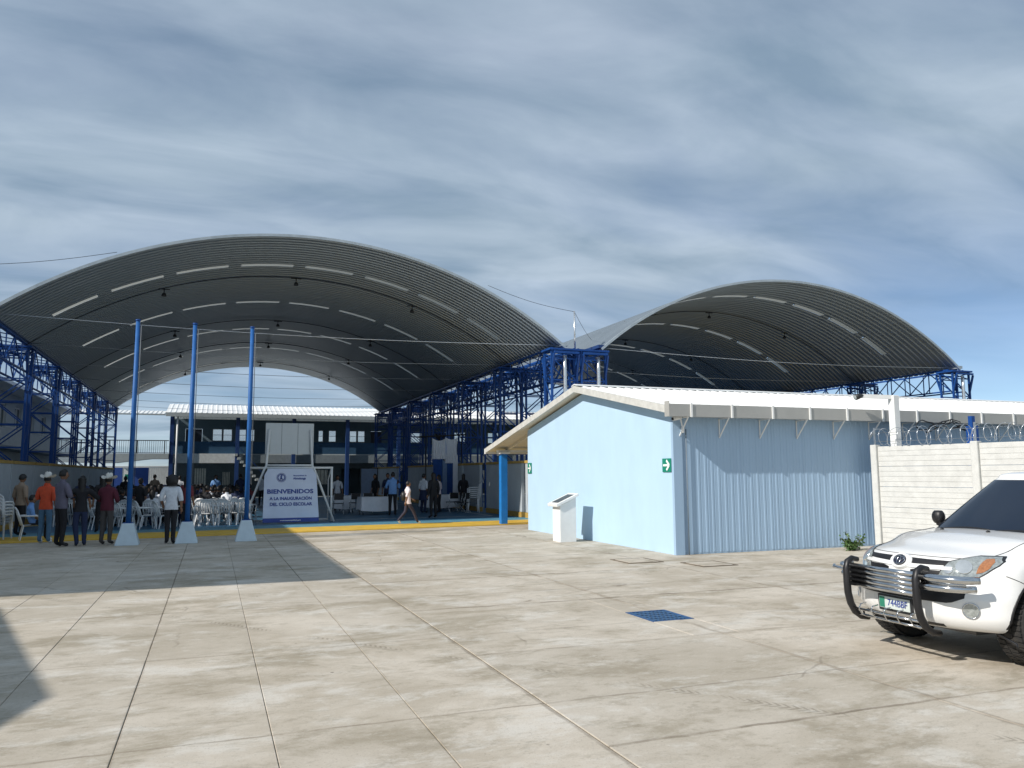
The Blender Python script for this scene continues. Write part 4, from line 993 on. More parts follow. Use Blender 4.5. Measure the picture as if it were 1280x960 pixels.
for x in (-.85, -3.96):
    for s in (-1, 1):
        b = MB(); pts_ = []
        for i in range(31):
            a = math.radians(-22+224*i/30); q = Sd(x+.452*math.cos(a), .36+.452*math.sin(a), s, -.004)
            if abs(q.y) > .6: pts_.append(q)
        b.tube(pts_, .012, 6); b.build('arch_lip', M_BLACK, tr)
# bull bar
bb = tr
def up_plate(y):
    path = [(-.02, .835), (.05, .85), (.10, .82), (.12, .75), (.12, .62), (.115, .52), (.09, .42), (.04, .335), (-.03, .285), (-.12, .27)]
    b = MB(); b.tube([(u+.02, y, z) for u, z in path], [.024, .028, .033, .035, .035, .035, .035, .034, .030, .026], 10)
    b.build('bull_bar_upright', M_BLACK, bb)
for y in (-.46, .40): up_plate(y)
for i in range(5):
    z = .79-.043*i; b = MB(); b.tube([(.125, -.43+.02, z), (.145, 0, z), (.125, .38, z)], .0235, 10); b.build('bull_bar_tube', M_CHROME, bb)
for s, y0 in ((1, .43), (-1, -.49)):
    for z, ye, r in ((.778, .84 if s > 0 else .66, .034 if s > 0 else .028), (.700, .80 if s > 0 else .64, .032 if s > 0 else .026)):
        b = MB(); b.tube([(.115, y0, z), (.11, y0+(s*ye-y0)*.3, z), (.07, y0+(s*ye-y0)*.6, z), (.0, y0+(s*ye-y0)*.85, z), (-.10, s*ye, z)], r, 12); b.build('bull_bar_tube', M_CHROME, bb)
    b = MB(); b.tube([(.105, y0, .738), (.06, y0+s*.24, .738), (-.03, y0+s*.34, .738)], .018, 8); b.build('bull_bar_tube', M_CHROME, bb)
b = MB(); b.tube([(.10, -.42, .38), (.12, 0, .38), (.10, .37, .38)], .011, 8); b.tube([(.05, -.42, .32), (.07, 0, .32), (.05, .37, .32)], .011, 8); b.build('lower_rail', M_CHROME, bb)
for i in range(5):
    y = -.32+.155*i; b = MB(); b.tube([(.05, y, .44), (.115, y, .43), (.135, y, .39), (.10, y, .33), (.02, y, .30)], .0065, 6); b.build('prong', M_CHROME, bb)

# ================================================================== FLAGPOLES
for x, y, lb in ((-1.9, 21.9, 'left blue flagpole on white tapered block, beside the man in maroon'), (-.55, 21.95, 'middle blue flagpole on white tapered block, right of the white-shirted person'), (.88, 22.0, 'right blue flagpole on white tapered block, nearest the welcome banner')):
    t = empty('flagpole', (x, y, 0), lb, 'flagpole', 'blue flagpoles in the yard')
    b = MB(); b.add([(-.27, -.27, 0), (.27, -.27, 0), (.27, .27, 0), (-.27, .27, 0), (-.13, -.13, .53), (.13, -.13, .53), (.13, .13, .53), (-.13, .13, .53)], [(0, 3, 2, 1), (4, 5, 6, 7), (0, 1, 5, 4), (1, 2, 6, 5), (2, 3, 7, 6), (3, 0, 4, 7)]); b.build('base_block', mat('pale_blue_block', (.56, .66, .72), .7, var=.06), t, bevel=.01)
    b = MB(); b.tube([(0, 0, .53), (0, 0, 3), (0.0, 0, 5.62)], [.062, .058, .05], 12); b.build('pole', mat('pole_blue', (.022, .12, .36), .55, spec=.3, dirt=.3, dcol=(.05, .12, .26)), t)
    b = MB(); b.tube([(.075, -.03, 5.5), (.085, -.05, 3.4), (.07, -.04, 1.5), (.1, -.05, 1.45), (.085, -.04, 5.5)], .006, 4); b.build('halyard', mat('rope_grey', (.16, .18, .2), .9), t)
    b = MB(); b.box(-.11, -.11, .53, .11, .11, .545); b.build('base_plate', M_BLUE, t)
    b = MB(); b.tube([(0, 0, 5.62), (0, 0, 5.66)], .06, 10); b.build('cap', M_BLUE, t)

# ================================================================== GOAL, BACKBOARD, BANNER
gl = empty('goal_frame', (2.65, 29.5, .02), 'white tubular football goal with the welcome banner hanging on it', 'football goal')
b = MB()
b.tube([(-1.45, 0, 0), (-1.45, 0, 1.96)], .04, 8); b.build('goal_post', M_WHITE, gl)
b = MB(); b.tube([(1.45, 0, 0), (1.45, 0, 1.96)], .04, 8); b.build('goal_post', M_WHITE, gl)
b = MB(); b.tube([(-1.49, 0, 1.93), (1.49, 0, 1.93)], .04, 8); b.build('crossbar', M_WHITE, gl)
b = MB(); b.tube([(-1.45, .9, 0), (-1.45, .9, 1.5), (-1.45, .1, 1.93)], .025, 6); b.tube([(1.45, .9, 0), (1.45, .9, 1.5), (1.45, .1, 1.93)], .025, 6); b.tube([(-1.45, .9, .03), (1.45, .9, .03)], .025, 6); b.build('rear_frame', M_WHITE, gl)
bk = empty('basketball_stand', (2.6, 29.6, .02), 'grey basketball backboard seen from behind on splayed white legs', 'basketball hoop')
M_BB = mat('board_pale', (.56, .60, .62), .5, var=.03)
for i in range(3): b = MB(); b.box(-.85+i*.566, 0, 2.42, -.85+(i+1)*.566-.012, .03, 3.54); b.build('board_panel', M_BB, bk)
b = MB()
for x in (-.72, .72): b.box(x-.025, -.04, 2.5, x+.025, -.002, 3.3)
b.build('board_stiffener', M_GREYW, bk)
for s in (-1, 1):
    b = MB(); b.tube([(s*.72, -.04, 3.3), (s*.80, -.08, 2.0), (s*.86, -.12, 1.9), (s*1.56, -.45, .0)], .042, 8); b.build('leg', M_WHITE, bk)
b = MB(); b.tube([(-.80, -.08, 2.02), (.80, -.08, 2.02)], .035, 8); b.build('cross_brace', M_WHITE, bk)
b = MB(); b.tube([(.225*math.cos(2*PI*i/20), .30+.225*math.sin(2*PI*i/20), 2.6) for i in range(20)], .012, 5, closed=True); b.build('rim', mat('rim_orange', (.5, .12, .02), .5), bk)
bn = empty('welcome_banner', (2.6, 28.75, .02), 'pale blue-white welcome banner with navy lettering hung on the goal frame', 'banner')
def bpos(u, v, off=0):   # u across -1..1, v up 0..1
    hw_ = .94-.06*v-.10*smooth(.85, 1, v); y = .70*v**1.2; z = .06+1.84*v
    w_ = .018*math.sin(u*7+v*4)*(1-v*.6)+.012*math.sin(v*13+u*3)
    return Vector((u*hw_, y-.35+w_-off, z))
b = MB(); b.grid(lambda a, c_: bpos(-1+2*a, .08+.92*c_), 40, 30); b.build('cloth', M_BANNER, bn, fix=False)
b = MB(); b.grid(lambda a, c_: bpos(-1+2*a, -.0+.077*c_), 40, 4); b.build('lower_band', M_BNAVY, bn, fix=False)
def btext(s_, size, u, v, wid, m=M_BNAVY):
    o = text('lettering', s_, size, m, bn, (0, 0, 0), (1, 0, 0), (0, 0, 1), .0, wid, bold=size*.03)
    o.matrix_local = Matrix.Identity(4)
    for vv in o.data.vertices:
        x, y = vv.co.x, vv.co.y; vx = v+y/1.84; uu = (u+x)/(.94-.06*vx); p = bpos(uu, vx, .016); vv.co = p
btext('BIENVENIDOS', .20, -.02, .565, 1.56); btext('A LA INAUGURACIÓN', .145, .0, .435, 1.42); btext('DEL CICLO ESCOLAR', .145, .0, .33, 1.42)
btext('Almolonga', .10, .30, .81, .44); btext('Municipalidad de', .055, .32, .865, .46)
btext('www.municipalidad.gob', .05, -.02, .035, .7, M_SWHITE)
b = MB()
for r_, w_ in ((.115, .014), (.155, .006)):
    b.tube([bpos((-.32+r_*math.cos(a_*PI/14))/.9, .83+r_*math.sin(a_*PI/14)/1.84, .012) for a_ in range(28)], w_, 4, closed=True)
b.tube([bpos(-.32/.9, .80, .012), bpos(-.33/.9, .85, .012), bpos(-.30/.9, .875, .012)], .025, 5); b.tube([bpos(-.36/.9, .79, .012), bpos(-.33/.9, .84, .012), bpos(-.27/.9, .79, .012)], .014, 4)
b.build('crest', M_BNAVY, bn)

# ================================================================== PEOPLE
def seg_d(p, a, b):
    ab = b-a; t = max(0, min(1, (p-a).dot(ab)/max(ab.length_squared, 1e-9))); return (p-(a+ab*t)).length
STAND = dict(pel=(0, 0, .94), spi=(0, .01, 1.12), che=(0, 0, 1.30), nek=(0, .0, 1.44), hed=(0, .01, 1.52),
    shL=(-.165, 0, 1.385), elL=(-.225, -.03, 1.12), wrL=(-.235, .05, .88), shR=(.165, 0, 1.385), elR=(.225, -.03, 1.12), wrR=(.235, .05, .88),
    hiL=(-.09, 0, .88), knL=(-.10, .02, .48), anL=(-.11, -.02, .085), toL=(-.125, .13, .035), hiR=(.09, 0, .88), knR=(.10, .02, .48), anR=(.11, -.02, .085), toR=(.125, .13, .035))
SIT = dict(STAND, pel=(0, 0, .50), spi=(0, -.04, .68), che=(0, -.04, .86), nek=(0, -.02, 1.00), hed=(0, 0, 1.08), shL=(-.165, -.03, .945), elL=(-.21, .03, .70), wrL=(-.12, .25, .60), shR=(.165, -.03, .945), elR=(.21, .03, .70), wrR=(.12, .25, .60),
    hiL=(-.09, .04, .50), knL=(-.13, .42, .50), anL=(-.13, .38, .085), toL=(-.14, .53, .035), hiR=(.09, .04, .50), knR=(.13, .42, .50), anR=(.13, .38, .085), toR=(.14, .53, .035))
RAD = dict(pel=(.145, .105), spi=(.125, .095), che=(.15, .105), nek=(.052, .052), hed=(.05, .05), sh=(.062, .062), el=(.042, .042), wr=(.028, .03), hi=(.085, .085), kn=(.058, .058), an=(.038, .04), to=(.036, .03))
EDG = [('pel', 'spi'), ('spi', 'che'), ('che', 'nek'), ('nek', 'hed'), ('che', 'shL'), ('shL', 'elL'), ('elL', 'wrL'), ('che', 'shR'), ('shR', 'elR'), ('elR', 'wrR'), ('pel', 'hiL'), ('hiL', 'knL'), ('knL', 'anL'), ('anL', 'toL'), ('pel', 'hiR'), ('hiR', 'knR'), ('knR', 'anR'), ('anR', 'toR')]
REG = {('pel', 'spi'): 'torso', ('spi', 'che'): 'torso', ('che', 'nek'): 'torso', ('nek', 'hed'): 'neck', ('che', 'shL'): 'torso', ('che', 'shR'): 'torso', ('shL', 'elL'): 'uarm', ('shR', 'elR'): 'uarm', ('elL', 'wrL'): 'farm', ('elR', 'wrR'): 'farm',
    ('pel', 'hiL'): 'hip', ('pel', 'hiR'): 'hip', ('hiL', 'knL'): 'thigh', ('hiR', 'knR'): 'thigh', ('knL', 'anL'): 'shin', ('knR', 'anR'): 'shin', ('anL', 'toL'): 'foot', ('anR', 'toR'): 'foot'}
def skin_eval(verts, edges, rads, root, lv=1):
    me = bpy.data.meshes.new('t'); me.from_pydata(verts, edges, []); o = bpy.data.objects.new('t', me); COL.objects.link(o)
    md = o.modifiers.new('s', 'SKIN'); md.use_smooth_shade = True; md.branch_smoothing = .4
    for i, r in enumerate(rads): me.skin_vertices[0].data[i].radius = r; me.skin_vertices[0].data[i].use_root = (i in root)
    if lv: ms = o.modifiers.new('u', 'SUBSURF'); ms.levels = lv; ms.render_levels = lv
    bpy.context.view_layer.update(); r = bpy.data.meshes.new_from_object(o.evaluated_get(bpy.context.evaluated_depsgraph_get()))
    bpy.data.objects.remove(o); bpy.data.meshes.remove(me); return r
def body_meshes(pose, slim=1.0, sleeve='short', legs='long', fingers=True, skirt=False, lean=0):
    keys = list(pose.keys()); V = [Vector(pose[k]) for k in keys]; E_ = [(keys.index(a), keys.index(b)) for a, b in EDG]
    R_ = []
    for k in keys:
        r = RAD.get(k) or RAD[k[:2]]; R_.append((r[0]*slim, r[1]*slim) if k in ('pel', 'spi', 'che') else (r[0], r[1]))
    me = skin_eval(V, E_, R_, [keys.index('pel')], 1)
    out_v = [v.co.copy() for v in me.vertices]; out_f = [list(p.vertices) for p in me.polygons]; bpy.data.meshes.remove(me)
    segs = [(Vector(pose[a]), Vector(pose[b]), REG[(a, b)], (RAD.get(a) or RAD[a[:2]])[0]) for a, b in EDG]
    reg = []
    for f in out_f:
        c_ = sum((out_v[i] for i in f), Vector())/len(f); best = min(segs, key=lambda s_: seg_d(c_, s_[0], s_[1])/s_[3]**.6); reg.append(best[2])
    B = MB(); B.v = out_v[:]; B.f = [f[:] for f in out_f]; B.mi = [0]*len(out_f); B.sm = [True]*len(out_f)
    # head
    h = Vector(pose['hed'])+Vector((0, .015, .085))
    def hf(p, d):
        q = p.copy()
        if d.z < 0: q.x *= 1+.28*d.z; q.y *= 1+.12*d.z
        if d.y > .8 and abs(d.x) < .28 and -.35 < d.z < .12: q.y += .016
        if abs(d.x) > .93 and abs(d.z) < .35: q.x *= 1.12
        return q
    B.ell(h, (.073, .092, .118), 18, 14, 0, hf)
    for s in (-1, 1): B.ell(h+Vector((s*.028, .081, .012)), (.013, .008, .007), 6, 5, 1)
    B.ell(h+Vector((0, .078, -.058)), (.022, .008, .006), 6, 4, 2)
    # hands
    for s_, w_, e_ in (('L', 'wrL', 'elL'), ('R', 'wrR', 'elR')):
        w0 = Vector(pose[w_]); d = (w0-Vector(pose[e_])).normalized(); side = Vector((0, 1, 0)) if abs(d.y) < .75 else Vector((0, 0, 1)); side = (side-d*side.dot(d)).normalized(); nrm_ = d.cross(side)
        B.tube([w0-d*.01, w0+d*.03, w0+d*.07, w0+d*.09], [.026, .034, .036, .028], 8)
        if fingers:
            for k in range(4):
                r_ = w0+d*.082+side*(.026-.0175*k); ln = (.068, .076, .072, .055)[k]; cu = nrm_*(.012 if s_ == 'L' else -.012)
                B.tube([r_, r_+d*ln*.5+cu*.4, r_+d*ln*.95+cu*1.6], [.0095, .0088, .007], 5)
            r_ = w0+d*.03+side*.03; B.tube([r_, r_+side*.028+d*.03, r_+side*.032+d*.058], [.011, .0095, .008], 5)
    body_ = B.mesh('body', [M_SKIN, M_BLACK, mat('lips', (.22, .07, .05), .5)], fix=False)
    # garments by region
    nm = bpy.data.meshes.new('t'); nm.from_pydata([tuple(v) for v in out_v], [], out_f); nm.update(); nrm = [v.normal.copy() for v in nm.vertices]; bpy.data.meshes.remove(nm)
    hip_z = pose['pel'][2]
    def cloth(pick, off, zcap=None):
        b = MB(); mp_ = {}
        for f, r in zip(out_f, reg):
            c_ = sum((out_v[i] for i in f), Vector())/len(f)
            if not pick(r, c_): continue
            q = []
            for i in f:
                if i not in mp_: mp_[i] = len(b.v); b.v.append(out_v[i]+nrm[i]*off+Vector((0, 0, .004*math.sin(out_v[i].x*60+out_v[i].z*35))))
                q.append(mp_[i])
            b.f.append(q); b.mi.append(0); b.sm.append(True)
        return b
    def cut(b, z, keep_above):
        me = bpy.data.meshes.new('t'); me.from_pydata([tuple(v) for v in b.v], [], b.f); q = bmesh.new(); q.from_mesh(me); bpy.data.meshes.remove(me)
        bmesh.ops.bisect_plane(q, geom=q.verts[:]+q.edges[:]+q.faces[:], dist=1e-5, plane_co=(0, 0, z), plane_no=(0, 0, 1), clear_inner=keep_above, clear_outer=not keep_above)
        q.verts.index_update(); o_ = MB(); o_.v = [v.co.copy() for v in q.verts]; o_.f = [[v.index for v in f.verts] for f in q.faces]; o_.mi = [0]*len(o_.f); o_.sm = [True]*len(o_.f); q.free(); return o_
    seated = pose['knL'][2] > pose['pel'][2]-.1
    torso_h = Vector(pose['spi'])-Vector(pose['pel'])
    def upf(r, c_):
        if r == 'torso': return True
        if r == 'uarm': return True
        if r == 'farm' and sleeve == 'long': return True
        if r == 'hip': return True
        if r == 'thigh' and not seated: return c_.z > pose['pel'][2]-.22
        return False
    def lof(r, c_):
        if r in ('hip', 'thigh'): return True
        if r == 'torso': return (c_-Vector(pose['pel'])).dot(torso_h.normalized()) < .16
        if r == 'shin': return legs == 'long'
        return False
    sh = cut(cloth(upf, .019), pose['pel'][2]-(.0 if seated else .085), True); tr_ = cloth(lof, .011)
    if not seated: tr_ = cut(tr_, pose['pel'][2]+.05, False)
    sho = [cloth(lambda r, c_: r == 'foot' and (c_.x > 0) == k, .008) for k in (False, True)]
    if skirt:
        p = Vector(pose['pel']); tr_.grid(lambda u, v: (p.x+(.15+.07*v)*math.cos(2*PI*u)*1.05, p.y+(.125+.07*v)*math.sin(2*PI*u), p.z+.08-.45*v), 20, 6)
    return body_, sh, tr_, sho, h
def hair_mesh(h, style, m=M_HAIR):
    b = MB()
    def hf(p, d):
        q = p*1.0
        if d.y > .25 and d.z < .45: q *= .80
        if style == 'short' and d.z < -.25: q *= .8
        q *= 1+.03*math.sin(d.x*23)*math.sin(d.z*19)
        return q
    b.ell(h+Vector((0, -.008, .014)), (.086, .104, .125), 18, 14, 0, hf)
    if style in ('long', 'bushy'):
        ln = .34 if style == 'long' else .24; wd = .095 if style == 'long' else .15
        b.grid(lambda u, v: (h.x+wd*(1-.15*v)*math.sin((u-.5)*PI)*(1+.06*math.sin(v*20+u*9)), h.y-.02-(.09+.02*v)*math.cos((u-.5)*PI), h.z+.08-ln*v), 14, 10)
        b.grid(lambda u, v: (h.x+wd*.9*(1-.15*v)*math.sin((u-.5)*PI), h.y-.0-(.03)*math.cos((u-.5)*PI), h.z+.08-ln*v), 14, 10)
        if style == 'bushy': b.ell(h+Vector((0, -.04, -.02)), (.15, .12, .16), 16, 12, 0, lambda p, d: p*(1+.09*mnoise.noise(d*4)) * (.7 if d.y > .5 else 1))
    if style == 'bun': b.ell(h+Vector((0, -.10, .06)), (.045, .045, .045), 8, 6)
    return b.mesh('hair', m)
def hat_mesh(h, kind, m):
    b = MB()
    if kind == 'cowboy':
        def HB(u, v):
            a = 2*PI*u; r = [.088, .125, .175, .185][int(round(v*3))]; lift = .055*abs(math.cos(a))**2*(r-.088)/.09*1.3
            return (h.x+r*math.cos(a)*.95, h.y+r*math.sin(a)*1.15, h.z+.065+lift-.012*abs(math.sin(a)))
        b.grid(HB, 28, 3)
        b.grid(lambda u, v: (lambda r, z_: (h.x+r*math.cos(2*PI*u)*.92, h.y+r*math.sin(2*PI*u)*1.12, h.z+.065+z_-(.02*math.cos(4*PI*u) if z_ > .1 else 0)))(*[(.091, 0), (.086, .06), (.078, .115), (.055, .128), (.02, .108), (.0005, .10)][int(round(v*5))]), 24, 5)
    else:
        b.ell(h+Vector((0, 0, .05)), (.09, .105, .095), 14, 8, 0, lambda p, d: p if d.z > -.1 else p*.97)
        b.grid(lambda u, v: (h.x+(-.07+.14*u), h.y+.09+.075*v*math.sin(PI*(.1+.8*u)), h.z+.055-.012*v), 8, 3)
    return b.mesh('hat', m)
def person(label, loc, rot, pose, shirt, trousers, shoes=None, slim=1.0, sleeve='short', legs='long', hair='short', hat=None, scale=1.0, group=None, skirt=False, extra=None, fingers=True, cat='person'):
    bm_, sh, lo, so_, h = body_meshes(pose, slim, sleeve, legs, fingers, skirt)
    t = empty('person', loc, label, cat, group, rz=rot); t.scale = (scale,)*3
    inst('body', bm_, t)
    sh.build('shirt', shirt, t, fix=False); lo.build('skirt' if skirt else 'trousers', trousers, t, fix=False); [q.build('shoe', shoes or M_BLACK, t, fix=False) for q in so_]
    if hair: inst('hair', hair_mesh(h, hair), t)
    if hat: inst('hat', hat_mesh(h, hat[0], hat[1]), t)
    if extra: extra(t, h)
    return t
def fab(name, col, **k): return mat(name, col, .85, var=.12, scale=14, bump=.3, bscale=40, **k)
F_OR = fab('shirt_orange', (.66, .09, .035)); F_JEAN = fab('jeans', (.08, .17, .27)); F_GREY = fab('shirt_slate', (.14, .13, .18)); F_BLK = fab('black_fabric', (.012, .012, .016)); F_NAVY = fab('navy_denim', (.015, .025, .07))
F_MAR = fab('shirt_maroon', (.11, .018, .035)); F_KHK = fab('trousers_greybrown', (.075, .07, .068)); F_WHT = fab('shirt_white', (.66, .69, .74)); F_LBL = fab('shirt_lightblue', (.17, .34, .66)); F_PNK = fab('shirt_pinkish', (.80, .70, .72)); F_HATW = mat('straw_white', (.72, .70, .64), .8, bump=.4)
F_DRED = fab('shirt_darkred', (.16, .03, .04)); F_TAN = fab('tan_fabric', (.32, .24, .18)); F_LEGG = fab('purple_grey', (.035, .03, .05))
def P(base, **k): d = dict(base); d.update(k); return d
person('man in orange shirt, jeans and white cowboy hat standing at far left', (-3.95, 23.3, 0), math.radians(-18), P(STAND, elL=(-.24, .02, 1.14), wrL=(-.16, .2, 1.1)), F_OR, F_JEAN, F_WHT, 1.02, hair='short', hat=('cowboy', F_HATW), scale=1.0)
person('man in slate grey shirt and black trousers, arms folded, next to the orange shirt', (-3.4, 22.0, 0), math.radians(-52), P(STAND, elL=(-.25, .05, 1.13), wrL=(-.05, .2, 1.17), elR=(.25, .05, 1.13), wrR=(.06, .2, 1.13)), F_GREY, F_BLK, M_BLACK, 1.06, hair='short', scale=1.07)
person('long-haired woman in black top and navy jeans with raised elbows', (-2.97, 21.95, 0), math.radians(10), P(STAND, elL=(-.40, .06, 1.20), wrL=(-.18, .22, 1.27), elR=(.40, .05, 1.17), wrR=(.2, .2, 1.25), anL=(-.05, -.02, .085), toL=(-.07, .13, .035)), F_BLK, F_NAVY, M_BLACK, .9, hair='long', scale=.97)
person('man in maroon shirt, grey trousers and white cowboy hat by the left flagpole', (-2.42, 22.2, 0), math.radians(-25), P(STAND, elL=(-.25, .02, 1.12), wrL=(-.12, .2, 1.08), elR=(.25, .02, 1.12), wrR=(.14, .2, 1.08)), F_MAR, F_KHK, M_BLACK, 1.12, sleeve='long', hair='short', hat=('cowboy', F_HATW), scale=.98)
person('person in white T-shirt and black leggings with bushy black hair between the flagpoles', (-.93, 21.75, 0), math.radians(0), P(STAND, elL=(-.25, -.01, 1.13), wrL=(-.20, .13, .96), hiL=(-.08, 0, .88), anL=(-.07, -.02, .085), anR=(.07, -.02, .085), toL=(-.1, .13, .035), toR=(.09, .13, .035), knL=(-.075, .02, .48), knR=(.075, .02, .48)), F_WHT, F_BLK, M_BLACK, .98, hair='bushy', scale=.99)
WALK = P(STAND, anL=(-.07, -.38, .16), knL=(-.08, -.06, .50), toL=(-.08, -.26, .06), anR=(.07, .40, .10), knR=(.08, .22, .52), toR=(.08, .54, .07), elL=(-.22, .06, 1.13), wrL=(-.20, .28, .99), elR=(.22, -.12, 1.14), wrR=(.21, -.16, .90), pel=(0, 0, .90), hiL=(-.08, 0, .86), hiR=(.08, 0, .86))
def bag(t, h):
    b = MB(); b.ell((0, -.2, 1.12), (.14, .10, .2), 12, 8); b.build('backpack', M_BLACK, t)
person('youth in sunlit white shirt striding along the yellow kerb, dark backpack behind', (6.2, 26.35, .03), math.radians(-82), WALK, F_PNK, F_LEGG, F_WHT, .95, hair='short', scale=.83, extra=bag)
person('man in light blue shirt and black trousers seen from behind at the white-clothed table', (6.95, 32.2, .02), math.radians(-10), P(STAND, elL=(-.27, .06, 1.13), wrL=(-.14, .22, 1.05), elR=(.27, .06, 1.13), wrR=(.14, .22, 1.05)), F_LBL, F_BLK, M_BLACK, 1.12, hair='short', scale=1.02)
person('person in white shirt and navy skirt standing left of the draped backdrop', (8.6, 33.6, .02), math.radians(-60), STAND, F_WHT, F_NAVY, M_BLACK, .98, hair='short', scale=.98, skirt=True)
person('tall person all in black standing in front of the draped backdrop', (8.05, 29.9, .02), math.radians(20), STAND, F_BLK, F_BLK, M_BLACK, 1.05, hair='long', scale=1.0, sleeve='long')
person('slim person in pale pink top beside the black-clad one', (9.3, 33.6, .02), math.radians(60), P(STAND, elL=(-.23, .04, 1.13), wrL=(-.15, .2, 1.0)), F_PNK, F_BLK, M_BLACK, .88, hair='long', scale=.95)
person('dark-clad person standing by the low chairs right of the drapes', (10.75, 34.7, .02), math.radians(-40), STAND, F_BLK, F_BLK, M_BLACK, 1.0, hair='long', scale=.97, sleeve='long')
person('dark-haired person left of the pair standing behind the white-clothed table', (7.0, 36.2, .02), math.radians(120), STAND, F_BLK, F_BLK, M_BLACK, .95, hair='long', scale=.98)
person('right one of the pair in dark clothes standing behind the white-clothed table', (7.45, 35.6, .02), math.radians(160), STAND, F_NAVY, F_BLK, M_BLACK, 1.0, hair='short', scale=1.0)
person('long-haired woman in white blouse facing out behind the table right of the goal', (5.5, 37.6, .02), math.radians(178), STAND, F_WHT, F_BLK, M_BLACK, .9, hair='long', scale=.95)
person('person in cap and brown top standing in the shade behind the seated boy', (-5.1, 26.3, .02), math.radians(-40), STAND, F_TAN, F_BLK, M_BLACK, .95, hair='short', hat=('cap', M_BLACK), scale=1.0)
person('dark-haired person in the shade just behind the long-haired woman in black', (-3.5, 25.9, .02), math.radians(-20), STAND, F_NAVY, F_BLK, M_BLACK, .95, hair='short', scale=.97)
person('dark-haired person in the shade between the woman in black and the maroon shirt', (-3.05, 26.6, .02), math.radians(15), STAND, F_BLK, F_BLK, M_BLACK, .95, hair='long', scale=.98)
person('person in dark top standing in the shade just right of the left flagpole', (-2.25, 29.6, .02), math.radians(-30), STAND, F_BLK, F_BLK, M_BLACK, 1.0, hair='bun', scale=.92)
person('person in dark red top standing just left of the middle flagpole', (-.72, 26.6, .02), math.radians(-35), STAND, F_DRED, F_BLK, M_BLACK, .95, hair='long', scale=.96)
# monobloc chairs
def chair(root_loc, rot, label, group):
    t = empty('plastic_chair', root_loc, label, 'chair', group, rz=rot)
    b = MB(); b.grid(lambda u, v: (-.21+.42*u, -.2+.42*v, .43-.025*math.sin(PI*u)-.02*(1-v)+(-.03 if v > .97 else 0)), 6, 6); b.grid(lambda u, v: (-.21+.42*u, -.2+.42*v, .415-.025*math.sin(PI*u)-.02*(1-v)), 6, 6); b.build('seat', M_MONO, t)
    def bp_(x, z): return (x, -.20-.14*(z-.42)/.42-.03*math.cos(x/.22*PI/2), z)
    b = MB()
    for x in (-.19, -.115, -.04, .04, .115, .19):
        b.tube([bp_(x, .42), bp_(x*1.02, .6), bp_(x*.98, .78)], [.017]*3, 5)
    b.tube([bp_(-.20, .40), bp_(-.215, .62), bp_(-.19, .80), bp_(-.11, .865), bp_(0, .88), bp_(.11, .865), bp_(.19, .80), bp_(.215, .62), bp_(.20, .40)], .02, 6)
    b.grid(lambda u, v: bp_((-.17+.34*u), .76+.10*v*(1-.2*abs(u-.5)*2)), 6, 2); b.build('backrest', M_MONO, t)
    for x, y in ((-1, -1), (1, -1), (-1, 1), (1, 1)):
        b = MB(); b.add([(x*.19-.022, y*.18-.01, .42), (x*.19+.022, y*.18-.01, .42), (x*.19+.022, y*.18+.018, .42), (x*.19-.022, y*.18+.018, .42), (x*.235-.015, y*.25-.01, 0), (x*.235+.015, y*.25-.01, 0), (x*.235+.015, y*.25+.012, 0), (x*.235-.015, y*.25+.012, 0)], [(0, 1, 2, 3), (7, 6, 5, 4), (0, 4, 5, 1), (1, 5, 6, 2), (2, 6, 7, 3), (3, 7, 4, 0)]); b.build('leg', M_MONO, t)
    for s in (-1, 1):
        b = MB(); b.tube([(s*.22, .19, .41), (s*.25, .2, .60), (s*.25, .12, .655), (s*.24, -.12, .66), (s*.215, -.27, .66)], [.02, .02, .024, .024, .018], 5); b.build('armrest', M_MONO, t)
    return t
GA = 'white plastic chairs in the audience'
ch0 = chair((-4.45, 24.35, 0), math.radians(-75), 'white plastic chair at far left under the boy in the blue shirt', GA)
person('seated boy in light blue shirt on a white plastic chair at far left', (-4.45, 24.35, 0), math.radians(-75), SIT, F_LBL, F_BLK, F_WHT, .9, hair='short', scale=.93)
def chair_at(x, y, r, lb, z=.02, g=GA, sc=1.0):
    c = copy_tree(ch0); c.location = (x, y, z); c.rotation_euler = (0, 0, r); c['label'] = lb; c['group'] = g; return c
rr_ = random.Random(11)
# front line of chairs, mostly empty, backs to the yard
front = [(-3.3, 28.3, -70), (-2.55, 28.0, -55), (-1.9, 27.9, -80), (-1.35, 27.75, -70), (-.62, 28.4, -20), (-.1, 28.8, -8), (.42, 28.9, -4), (.82, 29.1, -10), (1.2, 29.3, -30)]
FL = ['white plastic chair in the front line, half hidden behind the maroon-shirted man', 'white plastic chair in the front line just right of the maroon-shirted man', 'white plastic chair directly behind the left flagpole', 'white plastic chair between the left flagpole and the white-shirted person',
      'white plastic chair in the front line, first one right of the middle flagpole', 'white plastic chair in the front line, second one right of the middle flagpole', 'white plastic chair in the front line, second one left of the right flagpole', 'white plastic chair in the front line just left of the right flagpole', 'white plastic chair between the right flagpole and the welcome banner']
for i, (x, y, r) in enumerate(front):
    chair_at(x, y, math.radians(r+rr_.uniform(-8, 8)), FL[i])
ORD = ['lowest', 'second from the bottom', 'third from the bottom', 'fourth from the bottom', 'fifth from the bottom', 'topmost']
for k in range(5): chair_at(-5.3, 24.9, math.radians(-10), 'white plastic chair, '+(ORD[k] if k < 4 else 'topmost')+' in the stack beside the loudspeaker', z=.02+k*.085, g='stacked white chairs by the loudspeaker')
